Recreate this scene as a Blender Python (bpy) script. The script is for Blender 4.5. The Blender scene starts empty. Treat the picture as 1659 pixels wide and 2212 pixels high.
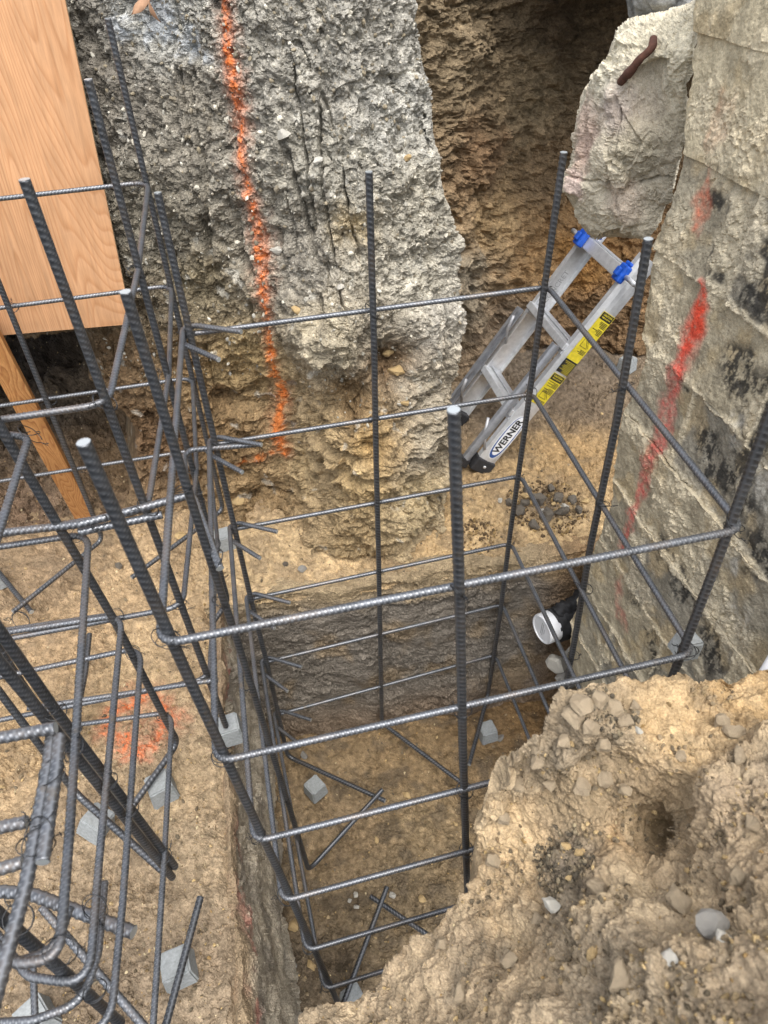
import bpy, math, random
import numpy as np
from mathutils import Vector, Matrix, Euler

# ------------------------------------------------------------------ scene, camera, light
sc = bpy.context.scene
col = sc.collection
rng = np.random.default_rng(7)
random.seed(7)

HZ = 1.78                       # camera height above the excavated bench
FPX = 1535.0                    # focal length in units of a 1659 px wide picture
PITCH, ROLL, YAW = (math.radians(a) for a in (41.99, -3.874, 9.41))
_cp, _sp, _cy, _sy = math.cos(PITCH), math.sin(PITCH), math.cos(YAW), math.sin(YAW)
FW = np.array([_sy*_cp, _cy*_cp, -_sp])
_rt = np.array([_cy, -_sy, 0.0]); _up = np.cross(_rt, FW)
R2 = math.cos(ROLL)*_rt + math.sin(ROLL)*_up
U2 = -math.sin(ROLL)*_rt + math.cos(ROLL)*_up

cam_d = bpy.data.cameras.new('camera')
cam_d.sensor_fit = 'HORIZONTAL'; cam_d.sensor_width = 36.0
cam_d.lens = FPX/1659.0*36.0
cam_d.clip_start = 0.02; cam_d.clip_end = 200
cam_d.dof.use_dof = True; cam_d.dof.focus_distance = 1.9; cam_d.dof.aperture_fstop = 9.0
cam = bpy.data.objects.new('camera', cam_d); col.objects.link(cam)
cam.matrix_world = Matrix(((R2[0], U2[0], -FW[0], 0), (R2[1], U2[1], -FW[1], 0), (R2[2], U2[2], -FW[2], HZ), (0, 0, 0, 1)))
sc.camera = cam

SUN_EL, SUN_AZ = math.radians(66), math.radians(172)     # azimuth clockwise from +Y
w = bpy.data.worlds.new('World'); sc.world = w; w.use_nodes = True
nt = w.node_tree; nt.nodes.clear()
sky = nt.nodes.new('ShaderNodeTexSky'); sky.sky_type = 'NISHITA'; sky.sun_disc = False
sky.sun_elevation = SUN_EL; sky.sun_rotation = SUN_AZ
sky.air_density = 1.0; sky.dust_density = 4.0; sky.ozone_density = 1.0
hsv = nt.nodes.new('ShaderNodeHueSaturation'); hsv.inputs['Saturation'].default_value = 0.35   # overcast: nearly grey sky
bg = nt.nodes.new('ShaderNodeBackground'); bg.inputs['Strength'].default_value = 0.15
wo = nt.nodes.new('ShaderNodeOutputWorld')
nt.links.new(sky.outputs[0], hsv.inputs['Color']); nt.links.new(hsv.outputs[0], bg.inputs[0]); nt.links.new(bg.outputs[0], wo.inputs[0])
sun_d = bpy.data.lights.new('sun', 'SUN'); sun_d.energy = 0.75; sun_d.angle = math.radians(35); sun_d.color = (1.0, 0.965, 0.91)
sun = bpy.data.objects.new('sun', sun_d); col.objects.link(sun); sun.location = (0, 0, 6)
_sd = Vector((math.sin(SUN_AZ)*math.cos(SUN_EL), math.cos(SUN_AZ)*math.cos(SUN_EL), math.sin(SUN_EL)))
sun.rotation_euler = _sd.to_track_quat('Z', 'Y').to_euler()
sc.view_settings.view_transform = 'Standard'; sc.view_settings.look = 'None'
sc.view_settings.exposure = 1.42; sc.view_settings.gamma = 1.0; sc.view_settings.use_curve_mapping = False

# ------------------------------------------------------------------ picture <-> space (camera-relative metres, z down from the camera)
def ray(x, y):
    x = np.asarray(x, float); y = np.asarray(y, float)
    return FW + ((x-829.5)/FPX)[..., None]*R2 - ((y-1106)/FPX)[..., None]*U2
def onz(x, y, z): d = ray(x, y); return d*(np.asarray(z)/d[..., 2])[..., None]
def onx(x, y, X): d = ray(x, y); return d*(np.asarray(X)/d[..., 0])[..., None]
def ony(x, y, Y): d = ray(x, y); return d*(np.asarray(Y)/d[..., 1])[..., None]
def pj(P):
    P = np.asarray(P, float); d = P@FW
    return np.stack([829.5+FPX*(P@R2)/d, 1106-FPX*(P@U2)/d], -1)
def onbar(px, py, x, y):
    d = ray(px, py); t = (d[0]*x+d[1]*y)/(d[0]**2+d[1]**2); return d*t
def V(*a): return np.array(a, float)

# ------------------------------------------------------------------ noise
_perm = rng.permutation(256).astype(np.int32); _perm = np.concatenate([_perm, _perm, _perm])
_g = rng.normal(size=(256, 3)).astype(np.float32); _g /= np.linalg.norm(_g, axis=1)[:, None]
_wj = rng.random((256, 3)).astype(np.float32)
def _hash(i, j, k): return _perm[_perm[_perm[i & 255]+(j & 255)]+(k & 255)]
def perlin(p):
    p = np.asarray(p, np.float32); i = np.floor(p).astype(np.int32); f = p-i
    u = f*f*f*(f*(f*6-15)+10); r = 0
    for a in (0, 1):
        wa = u[:, 0] if a else 1-u[:, 0]
        for b in (0, 1):
            wb = wa*(u[:, 1] if b else 1-u[:, 1])
            for c in (0, 1):
                g = _g[_hash(i[:, 0]+a, i[:, 1]+b, i[:, 2]+c)]
                d = g[:, 0]*(f[:, 0]-a)+g[:, 1]*(f[:, 1]-b)+g[:, 2]*(f[:, 2]-c)
                r = r+wb*(u[:, 2] if c else 1-u[:, 2])*d
    return r*1.6
def fbm(P, scale, octs=4, gain=0.5, off=0.0, st=(1, 1, 1)):
    q = (np.asarray(P)*np.array(st)/scale+off).astype(np.float32); r = 0; a = 1.0
    for o in range(octs):
        r = r+a*perlin(q); q = q*2.03+7.1; a *= gain
    return r
def worley(P, scale, off=0.0, st=(1, 1, 1), want_id=False):
    q = (np.asarray(P)*np.array(st)/scale+off).astype(np.float32); i = np.floor(q).astype(np.int32); f = q-i
    best = np.full(len(q), 9.0, np.float32); bid = np.zeros(len(q), np.int32)
    for a in (-1, 0, 1):
        for b in (-1, 0, 1):
            for c in (-1, 0, 1):
                h = _hash(i[:, 0]+a, i[:, 1]+b, i[:, 2]+c); j = _wj[h]
                d = (a+j[:, 0]-f[:, 0])**2+(b+j[:, 1]-f[:, 1])**2+(c+j[:, 2]-f[:, 2])**2
                m = d < best
                if want_id: bid[m] = h[m]
                np.minimum(best, d, out=best)
    best = np.sqrt(best)
    return (best, bid) if want_id else best
def clod(P, s, off=0.0, warp=0.35, st=(1, 1, 1)):
    Q = P
    if warp:
        Q = P+warp*s*np.stack([perlin((P/s*1.3+off+k*11.3).astype(np.float32)) for k in range(3)], 1)
    return 0.55-worley(Q, s, off, st)
def facet(P, s, off=0.0, st=(1, 1, 1), warp=0.3, tilt=1.0):
    """angular fragments: every cell is its own tilted plane, so edges between cells are sharp steps"""
    st = np.array(st)
    if warp: P = P+warp*s*np.stack([perlin((P/s*1.7+off+k*9.3).astype(np.float32)) for k in range(3)], 1)
    q = (np.asarray(P)*st/s+off).astype(np.float32); i = np.floor(q).astype(np.int32); f = q-i
    best = np.full(len(q), 9.0, np.float32); bid = np.zeros(len(q), np.int32); val = np.zeros(len(q), np.float32)
    for a in (-1, 0, 1):
        for b in (-1, 0, 1):
            for c in (-1, 0, 1):
                h = _hash(i[:, 0]+a, i[:, 1]+b, i[:, 2]+c); j = _wj[h]
                dx, dy, dz = a+j[:, 0]-f[:, 0], b+j[:, 1]-f[:, 1], c+j[:, 2]-f[:, 2]
                d = dx*dx+dy*dy+dz*dz; m = d < best; hm = h[m]; g = _g[hm]
                val[m] = (_wj[hm, 2]-0.5)*0.9+tilt*(g[:, 0]*dx[m]+g[:, 1]*dy[m]+g[:, 2]*dz[m])
                np.minimum(best, d, out=best)
    return val-0.35*np.sqrt(best)
def sstep(a, b, x):
    t = np.clip((x-a)/(b-a), 0, 1); return t*t*(3-2*t)
def s2l(c):
    c = np.asarray(c, float)/255.0
    return np.where(c <= 0.04045, c/12.92, ((c+0.055)/1.055)**2.4)
def rbf(ctrl, kind='tps'):
    C = np.array(ctrl, float); xy = C[:, :2]/1000.0; v = C[:, 2]; n = len(C)
    def phi(r2): return np.sqrt(r2+0.004)
    A = np.zeros((n+3, n+3)); A[:n, :n] = phi(((xy[:, None]-xy[None])**2).sum(-1))
    A[:n, n] = 1; A[:n, n+1:] = xy; A[n, :n] = 1; A[n+1:, :n] = xy.T
    wv = np.linalg.solve(A, np.concatenate([v, [0, 0, 0]]))
    def f(x, y):
        x = np.asarray(x, float)/1000; y = np.asarray(y, float)/1000
        r = wv[n]+wv[n+1]*x+wv[n+2]*y
        for k in range(n): r = r+wv[k]*phi((x-xy[k, 0])**2+(y-xy[k, 1])**2)
        return r
    return f
def inpoly(x, y, poly):
    P = np.array(poly, float); r = np.zeros(x.shape, bool)
    for k in range(len(P)):
        x1, y1 = P[k]; x2, y2 = P[(k+1) % len(P)]
        if y1 == y2: continue
        c = ((y1 > y) != (y2 > y)) & (x < (x2-x1)*(y-y1)/(y2-y1)+x1); r ^= c
    return r
def nearest(x, y, poly, closed=True):
    P = np.array(poly, float); bd = np.full(x.shape, 1e18); bx = np.zeros(x.shape); by = np.zeros(x.shape)
    for k in range(len(P) if closed else len(P)-1):
        a = P[k]; b = P[(k+1) % len(P)]; d = b-a; L = max(d@d, 1e-9)
        t = np.clip(((x-a[0])*d[0]+(y-a[1])*d[1])/L, 0, 1); qx = a[0]+t*d[0]; qy = a[1]+t*d[1]
        dd = (x-qx)**2+(y-qy)**2; m = dd < bd
        bd = np.where(m, dd, bd); bx = np.where(m, qx, bx); by = np.where(m, qy, by)
    return np.sqrt(bd), bx, by
def polydist3(P, line):
    bd = np.full(len(P), 1e9); bt = np.zeros(len(P)); n = len(line)-1
    for k in range(n):
        a, b = line[k], line[k+1]; d = b-a; L = max(d@d, 1e-12)
        t = np.clip(((P-a)@d)/L, 0, 1); dd = ((P-a-t[:, None]*d)**2).sum(1); m = dd < bd
        bd = np.where(m, dd, bd); bt = np.where(m, (k+t)/n, bt)
    return np.sqrt(bd), bt

# ------------------------------------------------------------------ object helpers
def tag(o, label=None, cat=None, group=None, kind=None):
    if label: o['label'] = label
    if cat: o['category'] = cat
    if group: o['group'] = group
    if kind: o['kind'] = kind
    return o
def empty(name, loc, label=None, cat=None, group=None):
    o = bpy.data.objects.new(name, None); col.objects.link(o); o.location = (loc[0], loc[1], loc[2]+HZ)
    o.empty_display_size = 0.05
    return tag(o, label, cat, group)
def mesh_np(name, Vv, F, smooth=True, colr=None, extra=None):
    me = bpy.data.meshes.new(name); Vv = np.asarray(Vv, np.float32); F = np.asarray(F, np.int32); k = F.shape[1]
    me.vertices.add(len(Vv)); me.vertices.foreach_set('co', Vv.ravel())
    me.loops.add(F.size); me.loops.foreach_set('vertex_index', F.ravel())
    me.polygons.add(len(F)); me.polygons.foreach_set('loop_start', np.arange(0, F.size, k, dtype=np.int32))
    me.polygons.foreach_set('use_smooth', np.full(len(F), smooth))
    if colr is not None:
        at = me.attributes.new('Col', 'FLOAT_COLOR', 'POINT')
        c4 = np.ones((len(Vv), 4), np.float32); c4[:, :3] = colr; at.data.foreach_set('color', c4.ravel())
    for nme, arr in (extra or {}).items():
        at = me.attributes.new(nme, 'FLOAT', 'POINT'); at.data.foreach_set('value', np.asarray(arr, np.float32))
    me.update(calc_edges=True); me.validate()
    return me
def mk(name, Vv, F, mat, parent=None, smooth=True, colr=None, extra=None):
    """camera-relative vertices -> one mesh object"""
    Vw = np.asarray(Vv, float)+V(0, 0, HZ)
    if parent is not None: Vw = Vw-np.array(parent_origin(parent))
    me = mesh_np(name, Vw, F, smooth, colr, extra)
    if mat: me.materials.append(mat)
    o = bpy.data.objects.new(name, me); col.objects.link(o)
    if parent is not None: o.parent = parent
    return o
def parent_origin(p):
    L = np.zeros(3)
    while p is not None: L = L+np.array(p.location); p = p.parent
    return L
def solid(name, Vv, F, mat, parent=None, smooth=False, bevel=0):
    """small mixed-polygon mesh from lists, camera-relative"""
    Vw = np.asarray(Vv, float)+V(0, 0, HZ)
    if parent is not None: Vw = Vw-parent_origin(parent)
    me = bpy.data.meshes.new(name); me.from_pydata([tuple(v) for v in Vw], [], [list(f) for f in F])
    if smooth: me.polygons.foreach_set('use_smooth', [True]*len(me.polygons))
    if mat: me.materials.append(mat)
    o = bpy.data.objects.new(name, me); col.objects.link(o)
    if parent is not None: o.parent = parent
    if bevel:
        m = o.modifiers.new('bevel', 'BEVEL'); m.width = bevel; m.segments = 2; m.limit_method = 'ANGLE'
    return o
BOXF = [(0, 3, 2, 1), (4, 5, 6, 7), (0, 1, 5, 4), (1, 2, 6, 5), (2, 3, 7, 6), (3, 0, 4, 7)]
def boxv(o, a, b, c):
    """box with corner o and edge vectors a,b,c"""
    o, a, b, c = (np.asarray(t, float) for t in (o, a, b, c))
    return [o, o+a, o+a+b, o+b, o+c, o+a+c, o+a+b+c, o+b+c]
def box(name, o, a, b, c, mat, parent=None, bevel=0):
    if np.dot(np.cross(np.asarray(a, float), np.asarray(b, float)), np.asarray(c, float)) < 0: a, b = b, a
    return solid(name, boxv(o, a, b, c), BOXF, mat, parent, False, bevel)
def sweep_arrays(pts, r, n=8, ds=None, radfn=None, caps=True):
    """tube along a polyline; radfn(s, theta)->radius. returns verts, quads(+cap tris as quads), rib"""
    P = np.asarray(pts, float); L = np.concatenate([[0], np.cumsum(np.linalg.norm(np.diff(P, axis=0), axis=1))])
    if ds:
        m = max(2, int(round(L[-1]/ds))+1); s = np.linspace(0, L[-1], m)
        P = np.stack([np.interp(s, L, P[:, k]) for k in range(3)], 1)
    else: s = L
    T = np.gradient(P, axis=0); T /= np.linalg.norm(T, axis=1)[:, None]
    up = V(0, 0, 1) if abs(T[0, 2]) < 0.9 else V(1, 0, 0)
    N = np.zeros_like(P); nn = up-T[0]*(up@T[0]); nn /= np.linalg.norm(nn); N[0] = nn
    for k in range(1, len(P)):
        nn = nn-T[k]*(nn@T[k]); nn /= np.linalg.norm(nn); N[k] = nn
    B = np.cross(T, N); th = np.arange(n)*2*math.pi/n
    rr = np.full((len(P), n), float(r)) if radfn is None else radfn(s[:, None], th[None, :])
    Vv = P[:, None]+rr[..., None]*(np.cos(th)[None, :, None]*N[:, None]+np.sin(th)[None, :, None]*B[:, None])
    m = len(P); idx = np.arange(m*n).reshape(m, n); nx = np.roll(idx, -1, 1)
    F = np.stack([idx[:-1], nx[:-1], nx[1:], idx[1:]], -1).reshape(-1, 4)
    Vv = Vv.reshape(-1, 3); rr = rr.reshape(-1)
    if caps:
        c0, c1 = len(Vv), len(Vv)+1; Vv = np.concatenate([Vv, P[:1], P[-1:]]); rr = np.concatenate([rr, [r, r]])
        k = np.arange(0, n, 2); a = idx[0]; b = idx[-1]
        F = np.concatenate([F, np.stack([np.full(len(k), c0), a[(k+2) % n], a[(k+1) % n], a[k]], 1), np.stack([np.full(len(k), c1), b[k], b[(k+1) % n], b[(k+2) % n]], 1)])
    return Vv, F, rr
def fillet(pts, rad, seg=7, closed=False):
    P = [np.asarray(p, float) for p in pts]; out = [P[0]]
    for k in range(1, len(P)-1):
        a, b, c = P[k-1], P[k], P[k+1]; u = (a-b); v = (c-b); lu, lv = np.linalg.norm(u), np.linalg.norm(v); u /= lu; v /= lv
        ang = math.acos(np.clip(u@v, -1, 1))
        if ang > 3.05: out.append(b); continue
        t = min(rad/math.tan(ang/2), 0.48*lu, 0.48*lv); q0, q1 = b+u*t, b+v*t
        for i in range(seg+1):
            s = i/seg; out.append((1-s)**2*q0+2*s*(1-s)*b+s*s*q1)
    out.append(P[-1]); return out
def rebar(name, pts, r, mat, parent, fil=0.0, phase=0.0, ds=0.0019, n=12, lean=1.7):
    """deformed bar: crescent ribs at a slant and two longitudinal ribs"""
    if fil: pts = fillet(pts, fil)
    pitch = r*1.36; h = r*0.14
    def rf(s, th):
        u = (s+phase+lean*r*np.abs(np.sin(th/2+0.4))*1.3)/pitch; u = u-np.floor(u)
        rib = np.exp(-((u-0.5)/0.15)**2)*(0.35+0.65*np.abs(np.sin(th+0.4)))
        lon = np.exp(-((np.mod(th+0.4+math.pi/2, math.pi)-math.pi/2)/0.22)**2)
        return r*0.94+h*np.maximum(rib, 0.8*lon)
    Vv, F, rr = sweep_arrays(pts, r, n, ds, rf)
    rib = np.clip((rr/r-0.965)/0.085, 0, 1)
    # saw-cut ends: bright discs with their own vertices
    P0 = np.asarray(pts, float)
    for e, q in ((P0[0], P0[1]), (P0[-1], P0[-2])):
        a = e-q; a /= np.linalg.norm(a); b1 = np.cross(a, V(.3, .5, .81)); b1 /= np.linalg.norm(b1); b2 = np.cross(a, b1); k0 = len(Vv); th = np.arange(12)*math.pi/6
        ringv = e+a*.0006+r*.93*(np.cos(th)[:, None]*b1+np.sin(th)[:, None]*b2); Vv = np.concatenate([Vv, ringv, [e+a*.0007]]); rib = np.concatenate([rib, np.full(13, 3.0)])
        kk = np.arange(0, 12, 2); F = np.concatenate([F, np.stack([np.full(6, k0+12), k0+kk, k0+(kk+1) % 12, k0+(kk+2) % 12], 1)])
    return mk(name, Vv, F, mat, parent, True, None, {'rib': rib})

# ------------------------------------------------------------------ materials
def newmat(name):
    m = bpy.data.materials.new(name); m.use_nodes = True; t = m.node_tree; t.nodes.clear()
    o = t.nodes.new('ShaderNodeOutputMaterial'); b = t.nodes.new('ShaderNodeBsdfPrincipled'); t.links.new(b.outputs[0], o.inputs[0])
    return m, t, b
def N(t, typ, **kw):
    n = t.nodes.new(typ)
    for k, v in kw.items():
        if k in n.inputs: n.inputs[k].default_value = v
        else: setattr(n, k, v)
    return n
def ramp(t, fac, stops):
    r = t.nodes.new('ShaderNodeValToRGB'); e = r.color_ramp.elements
    while len(e) > 1: e.remove(e[-1])
    e[0].position = stops[0][0]; e[0].color = tuple(stops[0][1])+(1,)
    for p, c in stops[1:]:
        x = e.new(p); x.color = tuple(c)+(1,)
    t.links.new(fac, r.inputs[0]); return r
def g3(v): return (v, v, v)
def mixc(t, typ, fac, a, b):
    m = t.nodes.new('ShaderNodeMix'); m.data_type = 'RGBA'; m.blend_type = typ
    for s, v in ((m.inputs[0], fac), (m.inputs[6], a), (m.inputs[7], b)):
        if hasattr(v, 'type') and hasattr(v, 'links'): t.links.new(v, s)
        elif isinstance(v, (int, float)): s.default_value = v
        else: s.default_value = tuple(v)+(1,)
    return m.outputs[2]
def earth_mat(name, fine=220.0, bump=0.5, speck=0.5, rough=0.95, dist=0.004):
    m, t, b = newmat(name); tc = N(t, 'ShaderNodeTexCoord'); L = t.links.new
    at = N(t, 'ShaderNodeAttribute', attribute_name='Col')
    n1 = N(t, 'ShaderNodeTexNoise', Scale=fine, Detail=6.0, Roughness=0.7); L(tc.outputs['Object'], n1.inputs['Vector'])
    n2 = N(t, 'ShaderNodeTexNoise', Scale=38.0, Detail=5.0, Roughness=0.65); L(tc.outputs['Object'], n2.inputs['Vector'])
    v1 = N(t, 'ShaderNodeTexVoronoi', Scale=fine*0.9); L(tc.outputs['Object'], v1.inputs['Vector'])
    r1 = ramp(t, n1.outputs[0], [(0.28, g3(0.62)), (0.5, g3(0.98)), (0.72, g3(1.32))])
    r2 = ramp(t, n2.outputs[0], [(0.3, g3(0.78)), (0.7, g3(1.2))])
    c = mixc(t, 'MULTIPLY', 1.0, at.outputs['Color'], r1.outputs[0]); c = mixc(t, 'MULTIPLY', 1.0, c, r2.outputs[0])
    vs = ramp(t, v1.outputs['Color'], [(0.0, g3(0.7)), (0.5, g3(1.0)), (1.0, g3(1.35))])
    c = mixc(t, 'MULTIPLY', speck, c, vs.outputs[0])
    v2 = N(t, 'ShaderNodeTexVoronoi', Scale=fine*0.36); L(tc.outputs['Object'], v2.inputs['Vector'])
    gr = ramp(t, v2.outputs['Color'], [(0.0, g3(0.66)), (0.35, g3(0.98)), (0.75, g3(1.02)), (1.0, g3(1.35))]); c = mixc(t, 'MULTIPLY', speck*.8, c, gr.outputs[0])
    L(c, b.inputs['Base Color']); b.inputs['Roughness'].default_value = rough; b.inputs['Specular IOR Level'].default_value = 0.15
    add = N(t, 'ShaderNodeMath', operation='ADD'); L(n1.outputs[0], add.inputs[0])
    mu = N(t, 'ShaderNodeMath', operation='MULTIPLY'); L(v1.outputs['Distance'], mu.inputs[0]); mu.inputs[1].default_value = -0.6
    L(mu.outputs[0], add.inputs[1])
    mu2 = N(t, 'ShaderNodeMath', operation='MULTIPLY_ADD'); L(v2.outputs['Distance'], mu2.inputs[0]); mu2.inputs[1].default_value = -0.9; L(add.outputs[0], mu2.inputs[2])
    bp = N(t, 'ShaderNodeBump', Strength=bump, Distance=dist); L(mu2.outputs[0], bp.inputs['Height']); L(bp.outputs[0], b.inputs['Normal'])
    return m
M_soil = earth_mat('soil_crumbly', 260, 0.9, 0.75, dist=.006)
M_sand = earth_mat('soil_sandy', 300, 0.75, 0.5, dist=0.0035)
M_heap = earth_mat('heap_soil', 300, 0.6, 0.32, dist=0.003)
M_conc = earth_mat('old_concrete', 420, 0.35, 0.45, 0.9, 0.002)

def steel_mat(name, cd, rib):
    m, t, b = newmat(name); tc = N(t, 'ShaderNodeTexCoord'); L = t.links.new
    at = N(t, 'ShaderNodeAttribute', attribute_name='rib')
    n = N(t, 'ShaderNodeTexNoise', Scale=45.0, Detail=5.0); L(tc.outputs['Object'], n.inputs['Vector'])
    n2 = N(t, 'ShaderNodeTexNoise', Scale=11.0, Detail=7.0, Roughness=.65); L(tc.outputs['Object'], n2.inputs['Vector'])
    c1 = ramp(t, n.outputs[0], [(0.3, (cd*0.038, cd*0.041, cd*0.046)), (0.7, (cd*0.078, cd*0.084, cd*0.094))])
    c2 = mixc(t, 'MIX', 0.0, c1.outputs[0], (0.12, 0.085, 0.06))
    rr = ramp(t, n2.outputs[0], [(0.48, g3(0)), (0.68, g3(0.7))])
    c2 = mixc(t, 'MIX', rr.outputs[0], c1.outputs[0], (cd*0.105, cd*0.086, cd*0.070))
    n3 = N(t, 'ShaderNodeTexNoise', Scale=17.0, Detail=9.0, Roughness=.72); L(tc.outputs['Object'], n3.inputs['Vector'])
    mud = ramp(t, n3.outputs[0], [(0.60, g3(0)), (0.70, g3(0.75))])
    c = mixc(t, 'MIX', at.outputs['Fac'], c2, rib); c = mixc(t, 'MIX', mud.outputs[0], c, (0.16, 0.13, 0.095))
    cut = N(t, 'ShaderNodeMath', operation='GREATER_THAN'); L(at.outputs['Fac'], cut.inputs[0]); cut.inputs[1].default_value = 1.5
    c = mixc(t, 'MIX', cut.outputs[0], c, (0.50, 0.53, 0.53))
    L(c, b.inputs['Base Color']); b.inputs['Metallic'].default_value = 0.62
    ro = N(t, 'ShaderNodeMapRange'); ro.inputs[3].default_value = 0.46; ro.inputs[4].default_value = 0.30; L(at.outputs['Fac'], ro.inputs[0])
    L(ro.outputs[0], b.inputs['Roughness'])
    bp = N(t, 'ShaderNodeBump', Strength=0.12, Distance=0.001); L(n.outputs[0], bp.inputs['Height']); L(bp.outputs[0], b.inputs['Normal'])
    return m
M_bar = steel_mat('bar_steel', 1.0, (0.175, 0.183, 0.194)); M_tie = steel_mat('stirrup_steel', 1.5, (0.27, 0.28, 0.295))
def plain(name, c, rough=0.6, metal=0.0, spec=0.5, noise=0.0, nscale=60.0, bump=0.0):
    m, t, b = newmat(name); L = t.links.new
    b.inputs['Roughness'].default_value = rough; b.inputs['Metallic'].default_value = metal; b.inputs['Specular IOR Level'].default_value = spec
    b.inputs['Base Color'].default_value = tuple(c)+(1,)
    if noise or bump:
        tc = N(t, 'ShaderNodeTexCoord'); n = N(t, 'ShaderNodeTexNoise', Scale=nscale, Detail=6.0, Roughness=0.65); L(tc.outputs['Object'], n.inputs['Vector'])
        if noise:
            r = ramp(t, n.outputs[0], [(0.3, g3(1-noise)), (0.7, g3(1+noise))]); L(mixc(t, 'MULTIPLY', 1.0, c, r.outputs[0]), b.inputs['Base Color'])
        if bump:
            bp = N(t, 'ShaderNodeBump', Strength=bump, Distance=0.002); L(n.outputs[0], bp.inputs['Height']); L(bp.outputs[0], b.inputs['Normal'])
    return m
M_wire = plain('tie_wire', (0.05, 0.052, 0.055), 0.4, 0.8)
M_alu = plain('aluminium', (0.66, 0.67, 0.68), 0.42, 0.55, noise=0.16, nscale=40, bump=0.08)
M_alu2 = plain('worn_aluminium', (0.50, 0.51, 0.53), 0.48, 0.5, noise=0.2, nscale=30, bump=0.1)
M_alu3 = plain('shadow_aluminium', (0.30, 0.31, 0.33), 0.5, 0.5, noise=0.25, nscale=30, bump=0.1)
M_blue = plain('blue_plastic', (0.012, 0.085, 0.46), 0.45, noise=.25, nscale=60)
M_rubber = plain('black_rubber', (0.02, 0.02, 0.022), 0.7, noise=0.3)
M_pvc = plain('white_pvc', (0.72, 0.73, 0.74), 0.35, noise=0.06, nscale=25)
M_pvcg = plain('pvc_print', (0.30, 0.31, 0.32), 0.5)
M_wrap = plain('black_pipe_wrap', (0.018, 0.018, 0.019), 0.75, noise=0.5, nscale=50, bump=0.5)
M_dobie = plain('spacer_concrete', (0.255, 0.27, 0.27), 0.9, spec=0.2, noise=0.22, nscale=120, bump=0.4)
M_white = plain('label_white', (0.78, 0.79, 0.8), 0.45)
M_yellow = plain('label_yellow', (0.62, 0.50, 0.03), 0.5, noise=.2, nscale=60)
M_black = plain('label_black', (0.015, 0.015, 0.015), 0.5)
M_navy = plain('label_blue', (0.02, 0.07, 0.25), 0.45)
M_red = plain('label_red', (0.5, 0.03, 0.03), 0.5)
M_rust = plain('rusty_steel', (0.085, 0.035, 0.022), 0.9, noise=0.4, nscale=90, bump=0.6)
M_leaf = plain('dry_leaf', (0.38, 0.22, 0.13), 0.8, noise=0.25)
M_stone = {'pale': plain('pale_stone', (0.40, 0.38, 0.33), 0.9, noise=0.2, nscale=70, bump=0.5), 'grey': plain('grey_stone', (0.20, 0.19, 0.17), 0.95, noise=0.25, nscale=80, bump=0.5),
           'dark': plain('dark_clod', (0.10, 0.085, 0.066), 0.95, noise=0.3, nscale=120, bump=0.8), 'ochre': plain('ochre_stone', (0.38, 0.27, 0.13), 0.9, noise=0.25, nscale=70, bump=0.5)}
def wood_mat(name, cA, cB, cC, scale, stretch, knots, rings=26.0):
    m, t, b = newmat(name); L = t.links.new; tc = N(t, 'ShaderNodeTexCoord')
    mp = N(t, 'ShaderNodeMapping'); mp.inputs['Scale'].default_value = stretch; L(tc.outputs['Object'], mp.inputs['Vector'])
    big = N(t, 'ShaderNodeTexNoise', Scale=scale*0.45, Detail=2.0, Roughness=0.5); L(mp.outputs[0], big.inputs['Vector'])
    mul = N(t, 'ShaderNodeMath', operation='MULTIPLY'); L(big.outputs[0], mul.inputs[0]); mul.inputs[1].default_value = rings
    fr = N(t, 'ShaderNodeMath', operation='FRACT'); L(mul.outputs[0], fr.inputs[0])
    fine = N(t, 'ShaderNodeTexNoise', Scale=scale*14, Detail=5.0, Roughness=0.7); L(mp.outputs[0], fine.inputs['Vector'])
    r = ramp(t, fr.outputs[0], [(0.0, cA), (0.55, cB), (0.86, cC), (1.0, cA)])
    r2 = ramp(t, fine.outputs[0], [(0.3, g3(0.78)), (0.65, g3(1.12))])
    blo = N(t, 'ShaderNodeTexNoise', Scale=4.0, Detail=5.0); L(tc.outputs['Object'], blo.inputs['Vector']); r3 = ramp(t, blo.outputs[0], [(0.3, g3(0.84)), (0.7, g3(1.1))])
    c = mixc(t, 'MULTIPLY', 1.0, r.outputs[0], r2.outputs[0]); c = mixc(t, 'MULTIPLY', 1.0, c, r3.outputs[0])
    if knots:
        v = N(t, 'ShaderNodeTexVoronoi', Scale=3.1); mp2 = N(t, 'ShaderNodeMapping'); mp2.inputs['Scale'].default_value = (1.3, 1.3, 0.75); L(tc.outputs['Object'], mp2.inputs['Vector']); L(mp2.outputs[0], v.inputs['Vector'])
        k = ramp(t, v.outputs['Distance'], [(0.0, g3(1)), (0.028, g3(0.85)), (0.06, g3(0))]); c = mixc(t, 'MIX', k.outputs[0], c, (0.09, 0.035, 0.012))
    L(c, b.inputs['Base Color']); b.inputs['Roughness'].default_value = 0.72; b.inputs['Specular IOR Level'].default_value = 0.25
    bp = N(t, 'ShaderNodeBump', Strength=0.15, Distance=0.001); L(fine.outputs[0], bp.inputs['Height']); L(bp.outputs[0], b.inputs['Normal'])
    return m
M_ply = wood_mat('plywood_face', (0.45, 0.25, 0.128), (0.435, 0.235, 0.116), (0.375, 0.188, 0.086), 1.5, (4.6, 1.0, 0.26), True, 120.0)
M_stake = wood_mat('stake_wood', (0.46, 0.23, 0.085), (0.40, 0.19, 0.065), (0.29, 0.12, 0.04), 5.0, (5.0, 5.0, 0.6), False)
M_plyedge = plain('plywood_edge', (0.42, 0.30, 0.17), 0.8, noise=0.3, nscale=200)

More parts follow.
